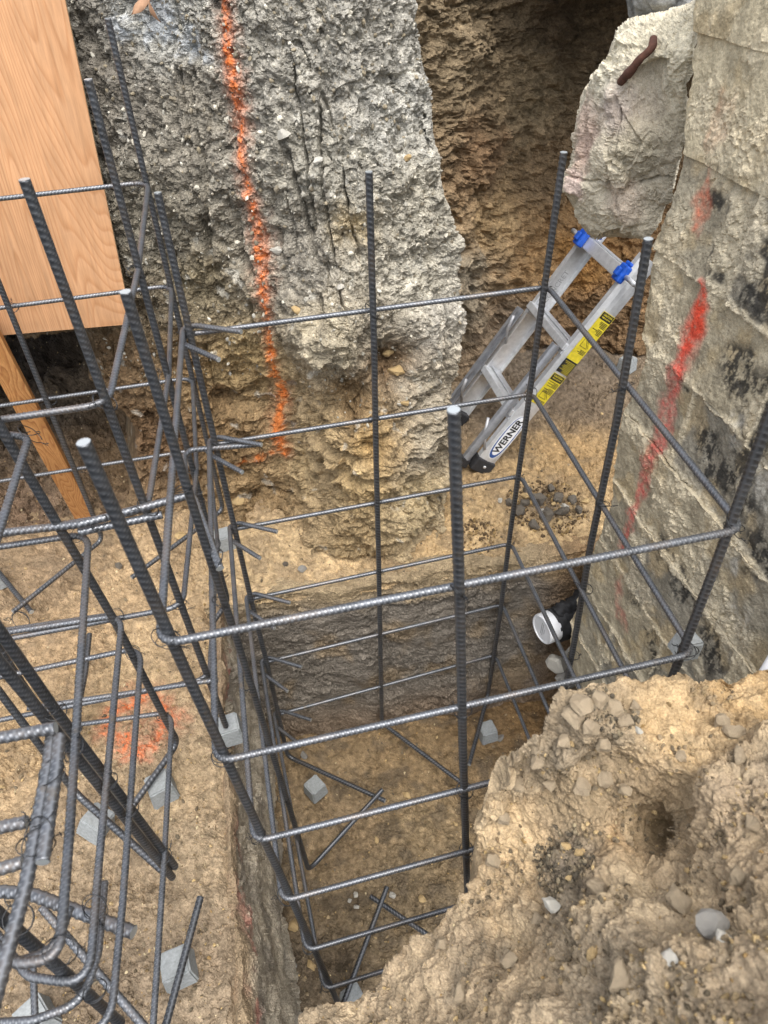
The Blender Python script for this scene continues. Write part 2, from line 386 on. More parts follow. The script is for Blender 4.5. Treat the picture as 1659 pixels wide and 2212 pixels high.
# ------------------------------------------------------------------ earth patches
SURF = {}
def patch(name, X, Y, step, basefn, dispfn, colfn, mat, poly=None, fold=None, maxd=60, att=14.0, drop=None, parent=None, label=None, flip=False, kind='structure', cat=None):
    xs = np.arange(X[0], X[1]+step, step); ys = np.arange(Y[0], Y[1]+step, step); gx, gy = np.meshgrid(xs, ys); sh = gx.shape
    if poly is not None:
        ins = inpoly(gx, gy, poly); d, qx, qy = nearest(gx, gy, poly); d = np.where(ins, 0, d); bx = np.where(ins, gx, qx); by = np.where(ins, gy, qy)
    else: d = np.zeros(sh); bx, by = gx, gy
    P = basefn(bx, by)
    if fold == 'ray': P = P*(1+d*0.0022)[..., None]
    elif fold is not None: P = P+fold(d, gx-bx, gy-by)
    du = np.gradient(P, axis=1); dv = np.gradient(P, axis=0); n = np.cross(dv, du); n /= np.linalg.norm(n, axis=-1)[..., None]+1e-12
    Pf = P.reshape(-1, 3); nf = n.reshape(-1, 3); ins = (d == 0).ravel()
    if np.median((nf*Pf).sum(1)[ins]) > 0: nf = -nf; flip = not flip
    bxy = np.stack([bx, by], -1).reshape(-1, 2)
    ny, nx = sh; idx = np.arange(nx*ny).reshape(ny, nx); F = np.stack([idx[:-1, :-1], idx[1:, :-1], idx[1:, 1:], idx[:-1, 1:]], -1).reshape(-1, 4)
    keep = (d.ravel()[F] <= maxd).all(1)
    if drop is not None: keep &= ~drop(Pf)[F].any(1)
    F = F[keep]; used = np.unique(F); re = np.full(nx*ny, -1); re[used] = np.arange(len(used)); F = re[F]
    Pf, nf, bxy, df = Pf[used], nf[used], bxy[used], d.ravel()[used]
    h, cc = dispfn(Pf, bxy), colfn(Pf, bxy)
    Pd = Pf+nf*(h*np.exp(-df/att))[:, None]
    cc = desat(cc)
    if flip: F = F[:, ::-1]
    o = mk(name, Pd, F, mat, parent, False, cc)
    if kind: o['kind'] = kind
    if label: o['label'] = label
    if cat: o['category'] = cat
    SURF[name] = (Pd, nf, bxy, df)
    return o
def desat(c, k0=0.76):
    lum = (c@np.array([.25, .6, .15]))[:, None]; mx = c.max(1); sat = 1-c.min(1)/np.maximum(mx, 1e-4)
    k = (k0+(1-k0)*sstep(.80, .92, sat))[:, None]; return np.clip(lum+k*(c-lum), 0.006, .92)
def anchors(basefn, lst):
    """soil colours that belong to places on the surface: (px, py, sRGB, reach in metres)"""
    A = []
    for x, y, c, r in lst: A.append((basefn(np.array([float(x)]), np.array([float(y)]))[0], s2l(c), r))
    def f(P):
        W = np.zeros(len(P)); C = np.zeros((len(P), 3))
        for p, c, r in A:
            wgt = 1.0/(((P-p)**2).sum(1)/r**2+0.05)**1.6; W += wgt; C += wgt[:, None]*c
        return C/W[:, None]
    return f
def blot(c, P, color, mask): return c*(1-mask[:, None])+s2l(color)*mask[:, None]

# --- main earth face -------------------------------------------------
W1Y = rbf([(790, 1215, 1.71), (880, 1190, 1.73), (970, 1140, 1.80), (640, 1090, 2.03), (560, 1130, 2.03), (450, 1095, 2.12), (300, 1050, 2.2), (700, 1150, 1.80), (720, 950, 1.80), (760, 1050, 1.75),
           (800, 700, 1.83), (700, 770, 1.80), (860, 760, 1.84), (760, 840, 1.83), (860, 900, 1.78), (640, 850, 2.0), (800, 400, 1.93), (800, 0, 2.06), (600, 800, 2.09), (625, 950, 2.07), (560, 500, 2.03), (480, 750, 2.14),
           (430, 400, 2.10), (300, 400, 2.2), (200, 100, 2.38), (450, 50, 2.14), (380, 850, 2.17), (250, 800, 2.24), (985, 600, 1.97), (950, 300, 2.02), (880, 0, 2.12), (985, 850, 1.88), (965, 1000, 1.84), (700, 200, 2.02), (690, 560, 1.92),
           (0, 0, 2.55), (0, 600, 2.35), (-200, 300, 2.55), (330, -80, 2.2), (600, -80, 2.12), (500, 950, 2.13)])
def W1base(x, y): return ony(x, y, W1Y(x, y))
W1poly = [(-250, -120), (868, -120), (880, 0), (915, 120), (935, 220), (948, 330), (962, 420), (985, 520), (990, 620), (997, 720), (988, 830), (972, 930), (975, 1010), (966, 1130), (972, 1290), (300, 1290), (285, 1100), (300, 1010), (296, 950), (262, 900), (192, 832), (206, 765), (190, 722), (-250, 716)]
paint1 = [W1base(np.array([float(a)]), np.array([float(b)]))[0] for a, b in ((482, -20), (495, 100), (508, 190), (522, 300), (540, 430), (556, 520), (570, 640), (582, 740), (592, 830), (597, 920), (606, 985))]
W1_BUMPS = [(W1base(np.array([float(x)]), np.array([float(y)]))[0], np.array([rx, .3, rz]), a) for x, y, rx, rz, a in (
    (690, 755, .085, .07, .040), (760, 690, .06, .05, .02), (850, 800, .075, .075, -.055), (770, 862, .06, .05, -.040), (930, 770, .05, .12, .025), (900, 690, .07, .04, .02), (740, 930, .08, .03, .022), (730, 985, .09, .022, -.022), (800, 1060, .09, .05, .018), (880, 1000, .03, .10, -.014), (900, 1120, .05, .05, .015),
    (630, 950, .035, .22, -.02), (480, 865, .05, .05, -.03), (400, 800, .06, .08, -.03), (330, 930, .08, .1, -.03), (640, 350, .03, .2, -.012), (380, 300, .02, .16, -.014), (700, 120, .02, .14, -.012), (300, 620, .06, .07, .02), (450, 560, .06, .05, .015))]
def W1disp(P, q):
    lo = sstep(-1.02, -1.30, P[:, 2]+0.10*fbm(P, 0.25, 2)); up = 1-lo
    Q = P+0.012*np.stack([fbm(P, 0.06, 2, off=k*5.1) for k in range(3)], 1)
    h = 0.030*fbm(P, 0.22, 4, 0.55)+0.012*fbm(P, 0.075, 4, 0.65, 3.3)
    cr = np.abs(fbm(P+.5*(Q-P), 0.075, 1, off=9.0, st=(1, .3, 0.10))); crack = np.exp(-(cr/0.05)**2)*sstep(-0.05, 0.35, fbm(P, 0.16, 2, off=21))
    for b, r, a in W1_BUMPS: h = h+a*np.exp(-(((P-b)/r)**2).sum(1)**1.5)
    h = h+up*(0.010*facet(P, 0.060, 1.0)+0.008*clod(P, .035, 2)+0.0085*facet(P, 0.030, 4.0)+0.0045*facet(P, 0.015, 8.0)+0.004*clod(P, .011, 5, 0)+0.0016*facet(P, 0.0075, 3.0, warp=0)-0.034*crack)
    st = fbm(Q, 0.11, 3, 0.55, 2.2, (0.7, 0.7, 4.2))
    h = h+lo*(0.014*st+0.028*facet(Q, 0.105, 3.0, (1, 1, 1.7), .2)+0.0085*facet(P, 0.038, 6.0, (1, 1, 2.2))+0.0035*facet(P, 0.016, 2.0, (1, 1, 1.6))+0.0013*facet(P, 0.0075, 5.0, warp=0)-0.014*crack)
    return h
W1col_a = anchors(W1base, [(330, 30, (168, 166, 156), .12), (250, 200, (120, 112, 98), .15), (400, 250, (132, 124, 108), .15), (330, 480, (120, 112, 94), .14), (600, 150, (150, 144, 130), .15), (760, 150, (160, 154, 140), .15), (860, 250, (172, 168, 156), .12), (700, 350, (150, 144, 128), .15), (900, 430, (176, 168, 148), .10),
      (755, 480, (184, 162, 116), .05), (640, 560, (146, 138, 122), .12), (900, 600, (184, 176, 156), .12), (960, 700, (186, 178, 162), .1), (690, 720, (172, 158, 128), .1), (830, 700, (150, 138, 116), .08), (850, 790, (130, 104, 70), .07), (760, 870, (128, 104, 66), .07), (930, 830, (160, 152, 136), .07), (700, 920, (160, 138, 96), .08),
      (800, 960, (172, 142, 84), .07), (930, 960, (164, 154, 134), .08), (780, 1050, (178, 152, 100), .07), (900, 1080, (176, 158, 118), .07), (760, 1170, (156, 134, 92), .07), (640, 1000, (168, 146, 102), .07), (480, 800, (158, 134, 86), .1), (540, 760, (160, 136, 86), .1), (430, 620, (128, 114, 84), .1), (400, 780, (124, 100, 64), .1), (350, 950, (112, 86, 56), .12), (260, 780, (122, 98, 66), .1), (500, 960, (132, 106, 66), .1), (540, 1050, (140, 116, 76), .1), (300, 650, (116, 102, 78), .1), (480, 860, (112, 88, 54), .05)])
def W1col(P, q):
    Q = P+0.03*np.stack([fbm(P, 0.07, 3, off=k*3.7) for k in range(3)], 1)
    lo_ = sstep(-.98, -1.22, P[:, 2])[:, None]; c = W1col_a(Q)*(np.array([1.05, 1.06, 1.07])*(1-lo_)+np.array([1.16, 1.10, .98])*lo_)
    v = 1+0.26*fbm(P, 0.035, 3, 0.6, 5)[:, None]; c = c*np.clip(v, 0.55, 1.5)
    _, bid = worley(P, 0.02, 1.0, want_id=True); c = c*(0.82+0.36*_wj[bid][:, 1:2])
    sp = sstep(0.55, 0.8, fbm(P, 0.05, 3, 0.5, 33)); c = blot(c, P, (196, 192, 178), 0.5*sp)
    for x, y, r in ((330, 35, .055), (265, 60, .03), (400, 90, .035), (440, 120, .02)):
        b = W1base(np.array([float(x)]), np.array([float(y)]))[0]; c = blot(c, P, (196, 202, 206), .75*sstep(1.3, .3, np.sqrt(((P-b)**2).sum(1))/r+.7*fbm(P, .03, 3, .6, 2)))
    d, tt = polydist3(P+0.006*np.stack([fbm(P, 0.03, 3, off=k*4.4+40) for k in range(3)], 1), paint1)
    wd = 0.015+0.007*np.sin(tt*9)**2
    mk_ = sstep(1.7, 0.15, d/wd)*np.clip(0.74+0.38*fbm(P, 0.022, 4, 0.7, 71), 0.0, 0.9)
    mk_ = np.maximum(mk_, 0.30*sstep(3.0, 0.6, d/wd)*np.clip(0.6+fbm(P, 0.02, 3, 0.6, 12), 0, 1))
    c = blot(c, P, (224, 124, 62), mk_)
    for (x, y, s, a) in ((560, 985, .030, .8), (590, 975, .018, .7), (525, 995, .022, .55)):
        b = W1base(np.array([float(x)]), np.array([float(y)]))[0]; c = blot(c, P, (206, 102, 44), a*np.exp(-(((P-b)**2*np.array([1, 1, 3.])).sum(1)/s**2))*np.clip(0.7+fbm(P, 0.02, 3, 0.6, 9), 0, 1))
    return np.clip(c, 0.01, 0.9)
def foldback(d, dx, dy):
    k = d*0.0032
    return np.stack([dx*0.0004, k, -dy*0.0003], -1)
patch('earth_wall', (-250, 1130), (-120, 1290), 2.3, W1base, W1disp, W1col, M_soil, W1poly, foldback, 150)

# --- recessed bank behind the ladder --------------------------------
W2Y = rbf([(1150, 760, 2.92), (1000, 750, 2.75), (1010, 560, 2.70), (1300, 780, 2.80), (1200, 500, 2.98), (1000, 300, 2.75), (1200, 200, 2.95), (1350, 300, 3.0), (900, 0, 2.8), (1300, 0, 3.0), (1450, 500, 2.9), (1060, 620, 2.76), (1600, 400, 2.9), (1500, 750, 2.6)])
def W2base(x, y): return ony(x, y, W2Y(x, y))
def W2disp(P, q):
    Q = P+0.02*np.stack([fbm(P, 0.08, 2, off=k*5.1) for k in range(3)], 1)
    st = fbm(Q, 0.14, 3, 0.55, 4.2, (0.6, 0.6, 3.6))
    lo = sstep(-0.95, -1.25, P[:, 2]); m = sstep(0.98, 0.86, P[:, 0])*lo
    return 0.05*fbm(P, 0.3, 4)+0.026*st+0.010*fbm(P, 0.07, 4, .65)+(0.024+0.03*m)*facet(Q, 0.11, 6.0, (1, 1, 1.5))+0.011*facet(P, 0.05, 2.0, (1, 1, 1.6))+0.0055*facet(P, 0.022, 5.0, (1, 1, 1.3))+0.0022*facet(P, 0.010, 9.0, warp=0)
W2col_a = anchors(W2base, [(1000, 100, (120, 104, 78), .2), (1200, 60, (86, 70, 50), .2), (1150, 200, (128, 110, 80), .2), (1050, 330, (126, 98, 66), .12), (1200, 350, (120, 98, 68), .15), (1080, 480, (150, 124, 82), .12), (1150, 560, (148, 116, 70), .15), (1020, 600, (142, 130, 110), .08), (1250, 560, (140, 104, 56), .15), (1100, 720, (124, 106, 84), .15), (1280, 700, (116, 90, 58), .15), (1020, 680, (140, 128, 108), .08)])
def W2col(P, q):
    c = W2col_a(P+0.05*np.stack([fbm(P, 0.1, 3, off=k*3.7) for k in range(3)], 1))
    c = c*np.clip(1+0.3*fbm(P, 0.05, 3, 0.6, 5, (1, 1, 2.0))[:, None], 0.55, 1.5); _, bid = worley(P, 0.035, 1.0, want_id=True)
    return np.clip(c*np.array([1.32, 1.28, 1.16])*(0.8+0.4*_wj[bid][:, 1:2]), 0.01, 0.9)
patch('recessed_bank', (840, 1640), (-120, 900), 3.0, W2base, W2disp, W2col, M_soil)

# --- hollow under the plywood ----------------------------------------
W3Z = rbf([(0, 1160, -1.78), (300, 1110, -1.79), (200, 1110, -1.78), (-250, 1150, -1.7), (100, 1000, -1.68), (-100, 1000, -1.62), (250, 1000, -1.72), (100, 900, -1.62), (250, 900, -1.66), (-100, 880, -1.58), (100, 800, -1.58), (0, 730, -1.5), (200, 760, -1.5), (-250, 730, -1.45), (330, 850, -1.6), (380, 1000, -1.8)])
def W3base(x, y): return onz(x, y, W3Z(x, y))
def W3disp(P, q): return 0.045*fbm(P, 0.2, 4)+0.016*facet(P, 0.06)+0.008*facet(P, 0.027, 4)+0.0035*facet(P, 0.012, 9, warp=0)
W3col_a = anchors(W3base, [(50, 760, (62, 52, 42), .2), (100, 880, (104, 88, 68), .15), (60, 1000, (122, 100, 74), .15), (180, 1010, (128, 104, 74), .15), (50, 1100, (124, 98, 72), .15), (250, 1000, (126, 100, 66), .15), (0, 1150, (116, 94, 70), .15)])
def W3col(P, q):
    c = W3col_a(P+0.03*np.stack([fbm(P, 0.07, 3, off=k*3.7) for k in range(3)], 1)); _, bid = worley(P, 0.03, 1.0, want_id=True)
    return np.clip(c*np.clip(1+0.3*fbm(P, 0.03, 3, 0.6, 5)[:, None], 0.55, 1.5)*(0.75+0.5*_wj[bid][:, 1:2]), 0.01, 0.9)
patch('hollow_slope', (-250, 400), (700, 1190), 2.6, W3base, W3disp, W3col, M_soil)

# --- bench floor with the pit cut into it -----------------------------
RIML = [tuple(onz(a, b, -1.78)[:2]) for a, b in ((478, 1360), (476, 1454), (482, 1560), (492, 1660), (496, 1740), (500, 1830), (503, 1900), (508, 1985), (524, 2070), (526, 2150), (520, 2260))]
PIT = [(-.36, 1.66), (-.10, 1.635), (.15, 1.60), (.45, 1.60), (.70, 1.575), (.93, 1.57), (1.05, 1.3), (1.05, .2), RIML[-1][:1]+(.2,)]+RIML[::-1]
def inpit(P, grow=0.0):
    n1 = 0.012*fbm(P, 0.09, 3, off=3.0)
    return inpoly(P[:, 0]+n1, P[:, 1]+n1, PIT)
def Gz(x, y):
    P = onz(x, y, -1.78+0*x); f = P.reshape(-1, 3)
    return (-1.78+0.018*fbm(f*np.array([1, 1, 0]), 0.45, 2)).reshape(x.shape)
def Gbase(x, y): return onz(x, y, Gz(x, y))
def Gdisp(P, q):
    d, _, _ = nearest(P[:, 0], P[:, 1], PIT); rim = np.exp(-(d/0.022)**2)
    right = sstep(0.35, 0.6, P[:, 0])*sstep(1.5, 1.75, P[:, 1])
    rub = sstep(-0.1, 0.45, fbm(P, 0.16, 3, off=50))
    return 0.012*fbm(P, 0.12, 4, 0.6)+0.004*fbm(P, 0.03, 3, .65, 8)+(0.001+0.005*rub)*facet(P, 0.024, 3)+(0.0008+0.0024*rub)*facet(P, 0.010, 6, warp=0)-0.022*rim+0.010*np.exp(-(d/.06)**2)*facet(P, .05, 2)+0.008*rub*right*facet(P, 0.045, 1)
Gcol_a = anchors(Gbase, [(300, 1250, (158, 130, 88), .15), (100, 1250, (132, 108, 76), .15), (150, 1400, (150, 122, 82), .2), (300, 1400, (166, 138, 94), .15), (100, 1560, (152, 124, 80), .15), (400, 1700, (158, 134, 96), .15), (250, 1900, (142, 120, 88), .2), (420, 1850, (150, 128, 94), .15), (420, 2100, (138, 118, 90), .2), (200, 2150, (120, 102, 78), .15), (480, 2180, (150, 130, 100), .1),
     (600, 1200, (176, 148, 100), .15), (700, 1240, (182, 152, 102), .12), (560, 1060, (136, 112, 78), .1), (1000, 1200, (182, 150, 96), .12), (1150, 1150, (172, 142, 90), .12), (1180, 1090, (104, 88, 66), .07), (1220, 980, (156, 124, 72), .12), (1080, 900, (120, 102, 78), .12), (1250, 860, (106, 90, 70), .12), (1150, 1000, (160, 130, 80), .1), (1200, 780, (112, 98, 80), .15), (1250, 1200, (178, 146, 92), .1), (840, 1210, (150, 124, 82), .06)])
orange_c = onz(306, 1562, -1.78)
def Gcol(P, q):
    c = Gcol_a(P+0.03*np.stack([fbm(P, 0.07, 3, off=k*3.7) for k in range(3)], 1)); _, bid = worley(P, 0.012, 1.0, want_id=True)
    c = np.clip(c*np.clip(1+0.24*fbm(P, 0.025, 3, 0.6, 5)[:, None], 0.6, 1.45)*(0.8+0.4*_wj[bid][:, 1:2]), 0.01, 0.9)
    rub = sstep(0.15, 0.6, fbm(P, 0.13, 3, off=50)); c = blot(c, P, (112, 94, 70), 0.45*rub)
    u = P-orange_c; a = -0.35; ux = u[:, 0]*math.cos(a)-u[:, 1]*math.sin(a); uy = u[:, 0]*math.sin(a)+u[:, 1]*math.cos(a)
    rr = np.sqrt((ux/0.115)**2+(uy/0.125)**2)+0.24*fbm(P, 0.06, 3, 0.6, 17)
    ring = np.exp(-((rr-0.72)/0.24)**2); o = ring*np.clip(0.68+0.6*fbm(P, 0.02, 4, 0.75, 27), 0, 0.92)
    o = np.maximum(o, 0.35*sstep(1.0, 0.6, rr)*np.clip(0.4+fbm(P, 0.025, 4, 0.7, 7), 0, 1))
    c = c*np.array([1.10, 1.10, 1.10])
    return blot(c, P, (210, 114, 70), o)
patch('bench_floor', (-260, 1500), (620, 2290), 2.5, Gbase, Gdisp, Gcol, M_sand, drop=lambda P: inpit(P))

# --- pit -------------------------------------------------------------
PZ = -2.60
def PFbase(x, y):
    P = onz(x, y, PZ+0*x); f = P.reshape(-1, 3); return onz(x, y, (PZ+0.02*fbm(f, 0.3, 2)).reshape(x.shape))
def PFdisp(P, q):
    rub = sstep(-0.2, 0.4, fbm(P, 0.14, 3, off=61)); return 0.014*fbm(P, 0.12, 4)+0.004*fbm(P, 0.03, 3, .65, 8)+(0.001+0.0055*rub)*facet(P, 0.026, 3)+(0.0008+0.0024*rub)*facet(P, 0.010, 6, warp=0)
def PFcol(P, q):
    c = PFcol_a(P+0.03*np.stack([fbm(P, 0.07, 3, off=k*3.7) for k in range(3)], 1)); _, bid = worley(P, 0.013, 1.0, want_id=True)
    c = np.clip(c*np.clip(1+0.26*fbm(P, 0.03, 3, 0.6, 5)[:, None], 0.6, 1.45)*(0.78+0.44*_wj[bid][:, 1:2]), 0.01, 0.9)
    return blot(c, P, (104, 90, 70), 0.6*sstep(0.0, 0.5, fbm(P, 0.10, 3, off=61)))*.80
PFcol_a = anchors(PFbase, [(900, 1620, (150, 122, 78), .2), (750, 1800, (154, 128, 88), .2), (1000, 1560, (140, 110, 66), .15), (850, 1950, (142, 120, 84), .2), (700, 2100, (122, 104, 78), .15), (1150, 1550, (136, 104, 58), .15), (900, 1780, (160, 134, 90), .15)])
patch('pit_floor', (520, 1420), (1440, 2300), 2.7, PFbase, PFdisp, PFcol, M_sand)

def PByf(x, z): return np.interp(x, [p[0] for p in PIT[:6]], [p[1] for p in PIT[:6]])+(z+1.78)*0.04
def PBbase(x, y):
    Y = np.full(np.shape(x), 1.60)
    for k in range(4):
        P = ony(x, y, Y); Y = PByf(P[..., 0], P[..., 2])
    return ony(x, y, Y)
_rim = [tuple(pj(V(p[0], p[1], -1.775))) for p in ((-.55, 1.62), (-.285, 1.62), (-.10, 1.635), (.15, 1.60), (.45, 1.60), (.70, 1.575), (.93, 1.57), (1.3, 1.57))]
PBpoly = _rim+[(1500, 1760), (480, 1760)]
def PBdisp(P, q):
    Q = P+0.015*np.stack([fbm(P, 0.06, 2, off=k*5.1) for k in range(3)], 1)
    st = fbm(Q, 0.10, 4, 0.6, 8.2, (0.55, 0.55, 3.0)); sm = sstep(-0.15, 0.35, fbm(P, 0.2, 2, off=90))
    return 0.022*fbm(P, 0.2, 3)+(0.010*st+0.012*facet(Q, 0.085, 3, (.6, .6, 2.0))+0.008*facet(P, 0.036, 3, (.8, .8, 2.2))+0.003*facet(P, 0.015, 7, (.8, .8, 1.8)))*(1-0.8*sm)+0.0015*facet(P, 0.011, 4, (1, 1, 1.6), 0)
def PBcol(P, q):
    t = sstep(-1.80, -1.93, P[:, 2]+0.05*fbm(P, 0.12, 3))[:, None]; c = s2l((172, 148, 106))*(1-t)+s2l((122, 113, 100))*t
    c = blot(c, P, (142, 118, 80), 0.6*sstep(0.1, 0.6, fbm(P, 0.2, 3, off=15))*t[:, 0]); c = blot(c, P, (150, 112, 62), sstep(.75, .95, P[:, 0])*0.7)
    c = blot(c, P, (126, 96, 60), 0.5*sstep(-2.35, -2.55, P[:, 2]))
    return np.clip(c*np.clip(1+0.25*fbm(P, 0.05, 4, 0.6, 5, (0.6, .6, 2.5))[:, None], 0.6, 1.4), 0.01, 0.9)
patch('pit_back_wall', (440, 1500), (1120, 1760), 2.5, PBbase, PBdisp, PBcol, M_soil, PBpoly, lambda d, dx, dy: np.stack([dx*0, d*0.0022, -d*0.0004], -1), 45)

LX = ([p[1] for p in RIML[::-1]]+[1.9], [p[0] for p in RIML[::-1]]+[RIML[0][0]])
def PLbase(x, y):
    X = np.full(np.shape(x), -.25)
    for k in range(6):
        P = onx(x, y, X); t = np.clip(-(P[..., 2]+1.78)/.82, 0, 1)**.8; X = np.interp(P[..., 1], *LX)*(1-t)+t*-.262
    return onx(x, y, X)
_rl = [tuple(pj(V(np.interp(yy, *LX), yy, -1.775))) for yy in (1.75, 1.5, 1.3, 1.1, .98, .85, .7, .6, .5, .42, .35)]
PLpoly = _rl+[(760, 2420), (780, 2300), (660, 1500)]
def PLdisp(P, q):
    st = fbm(P, 0.09, 3, 0.55, 8.2, (1, .8, 1.6)); return 0.022*fbm(P, 0.16, 4)+0.004*st+0.010*facet(P, 0.05, 3)*sstep(-.1, .4, fbm(P, .12, 2, off=4))+0.002*facet(P, 0.018, 4)+0.0009*facet(P, .009, 1, warp=0)
def PLcol(P, q):
    c = np.tile(s2l((190, 176, 150)), (len(P), 1))*np.clip(1+0.25*fbm(P, 0.05, 4, 0.6, 5)[:, None], 0.6, 1.4)
    c = blot(c, P, (146, 136, 120), sstep(0.0, 0.5, fbm(P, 0.15, 3, off=6))*0.7)
    c = blot(c, P, (158, 134, 98), sstep(-1.88, -1.79, P[:, 2]))
    red = sstep(0.1, 0.45, fbm(P, 0.09, 3, 0.6, 31))*np.exp(-((P[:, 2]+1.87)/0.05)**2)
    return blot(c, P, (186, 104, 84), 0.75*red)
patch('pit_side_wall', (440, 800), (1280, 2400), 2.6, PLbase, PLdisp, PLcol, M_soil, PLpoly, lambda d, dx, dy: np.stack([-d*0.0012, d*0, -d*0.0016], -1), 30)

# --- soil bank under the block wall on the right of the pit ------------
PRX = rbf([(1200, 1240, 1.02), (1260, 1200, 1.05), (1250, 1350, 1.0), (1220, 1450, .98), (1190, 1600, .93), (1400, 1500, .95), (1350, 1200, 1.1), (1500, 1300, 1.05), (1450, 1100, 1.25), (1100, 1700, .93), (1300, 1750, .9)])
def PRbase(x, y): return onx(x, y, PRX(x, y))
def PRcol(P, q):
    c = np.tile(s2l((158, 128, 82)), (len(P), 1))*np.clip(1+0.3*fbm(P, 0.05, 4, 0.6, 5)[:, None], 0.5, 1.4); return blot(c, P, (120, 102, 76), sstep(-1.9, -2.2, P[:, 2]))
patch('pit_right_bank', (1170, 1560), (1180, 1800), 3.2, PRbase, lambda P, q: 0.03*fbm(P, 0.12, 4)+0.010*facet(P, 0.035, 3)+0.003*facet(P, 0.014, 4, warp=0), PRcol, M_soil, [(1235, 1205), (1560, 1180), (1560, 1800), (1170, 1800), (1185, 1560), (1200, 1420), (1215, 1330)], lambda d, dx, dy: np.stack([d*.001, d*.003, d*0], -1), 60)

# --- spoil heap in the foreground --------------------------------------
MZ = rbf([(640, 2212, -1.70), (700, 2172, -1.66), (830, 2118, -1.56), (865, 2050, -1.50), (930, 2000, -1.43), (1000, 1930, -1.37), (1035, 1850, -1.29), (1035, 1740, -1.16), (1060, 1680, -1.10), (1130, 1610, -1.02), (1200, 1570, -1.0), (1205, 1490, -.965), (1340, 1470, -.98), (1480, 1480, -1.0), (1659, 1440, -1.02),
          (1300, 1545, -.955), (1260, 1620, -1.0), (1330, 1640, -1.02), (1500, 1600, -1.0), (1659, 1600, -.96), (1300, 1740, -1.10), (1150, 1790, -1.19), (1400, 1695, -1.04), (1440, 1765, -1.15), (1436, 1815, -1.17), (1415, 1850, -1.13), (1360, 1790, -1.12), (1510, 1760, -1.0), (1500, 1850, -1.03), (1560, 1780, -.96), (1470, 1890, -1.05), (1480, 1690, -1.0), (1250, 1950, -1.13), (1050, 2060, -1.30), (1400, 2000, -.97), (1659, 1950, -.87), (900, 2230, -1.45), (1200, 2230, -1.08), (1659, 2230, -.76), (1100, 1700, -1.12), (1760, 1440, -1.0), (1760, 2230, -.7), (1230, 1640, -1.03)])
def Mbase(x, y): return onz(x, y, MZ(x, y))
Mpoly = [(600, 2300), (636, 2216), (668, 2190), (706, 2166), (760, 2158), (812, 2132), (842, 2100), (858, 2052), (905, 2018), (968, 1972), (1006, 1930), (1030, 1880), (1036, 1838), (1036, 1790), (1042, 1730), (1064, 1680), (1094, 1640), (1130, 1610), (1170, 1585), (1192, 1550), (1203, 1510), (1214, 1488), (1262, 1478), (1340, 1468), (1420, 1474), (1480, 1480), (1560, 1462), (1600, 1462), (1665, 1432), (1780, 1420), (1780, 2300)]
def Mdisp(P, q):
    hole = 1-.85*np.exp(-(((P-Mbase(np.array([1437.]), np.array([1800.]))[0])/.055)**2).sum(1))
    return hole*Mdisp0(P)
def Mdisp0(P):
    g = sstep(-0.15, 0.35, fbm(P, 0.11, 3, off=77)); Q = P+0.01*np.stack([fbm(P, 0.05, 2, off=k*5.1) for k in range(3)], 1)
    return 0.022*fbm(P, 0.13, 4, 0.55)+0.008*fbm(P, 0.04, 4, 0.65, 4)+0.020*clod(Q, .085, 7)+(0.001+0.007*g)*facet(Q, 0.042, 3)+0.008*g*clod(Q, .026, 5)+(0.0008+0.0036*g)*facet(P, 0.018, 6)+(0.0005+0.0013*g)*facet(P, 0.008, 2, warp=0)+0.0014*fbm(P, .008, 2, .6)
Mcol_a = anchors(Mbase, [(1300, 1550, (152, 132, 100), .06), (1230, 1620, (134, 118, 92), .05), (1450, 1570, (178, 148, 98), .06), (1600, 1500, (182, 148, 92), .06), (1600, 1700, (158, 136, 104), .06), (1440, 1790, (120, 100, 66), .03), (1380, 1720, (138, 116, 82), .04), (1250, 1720, (150, 128, 92), .05), (1230, 1880, (118, 104, 84), .045), (1130, 1830, (182, 152, 104), .05), (1080, 1950, (178, 150, 106), .05), (1000, 2060, (160, 138, 104), .06), (1400, 1950, (166, 144, 108), .06), (1550, 2000, (168, 144, 106), .06), (1300, 2100, (160, 140, 108), .06), (1600, 2150, (164, 142, 108), .06), (850, 2180, (158, 136, 102), .05), (1340, 1800, (172, 140, 92), .03), (1640, 1850, (166, 142, 106), .05)])
def Mcol(P, q):
    c = Mcol_a(P+0.02*np.stack([fbm(P, 0.05, 3, off=k*3.7) for k in range(3)], 1)); _, bid = worley(P, 0.014, 1.0, want_id=True)
    g = sstep(0.0, 0.55, fbm(P, 0.11, 3, off=77)); c = blot(c, P, (132, 118, 94), 0.45*g); c = blot(c, P, (186, 162, 120), 0.35*sstep(0.1, 0.6, fbm(P, 0.09, 3, off=44)))
    return np.clip(c*1.02*np.clip(1+0.16*fbm(P, 0.02, 3, 0.6, 5)[:, None], 0.6, 1.4)*(0.9+0.2*_wj[bid][:, 1:2]), 0.01, 0.9)
patch('spoil_heap', (590, 1780), (1400, 2300), 2.2, Mbase, Mdisp, Mcol, M_heap, Mpoly, lambda d, dx, dy: np.stack([d*0, d*0.0004, -d*0.0055], -1), 130)

ro = box('hollow_shade_roof', (-3.0, 2.32, -.985), (2.56, 0, 0), (0, 1.3, 0), (0, 0, .5), M_stone['dark']); ro['kind'] = 'structure'; ro['label'] = 'added soil roof that darkens the hollow behind the plywood'  # mostly hidden box, added to keep light out of the hollow
# --- unseen slab added above the view to shade the recess ----
so = box('shade_slab', (1.02, 2.30, -0.22), (3.0, 0, 0), (0, 1.4, 0), (0, 0, 0.2), M_dobie); so['kind'] = 'structure'; so['label'] = 'added slab out of view, shading the recessed bank from above'

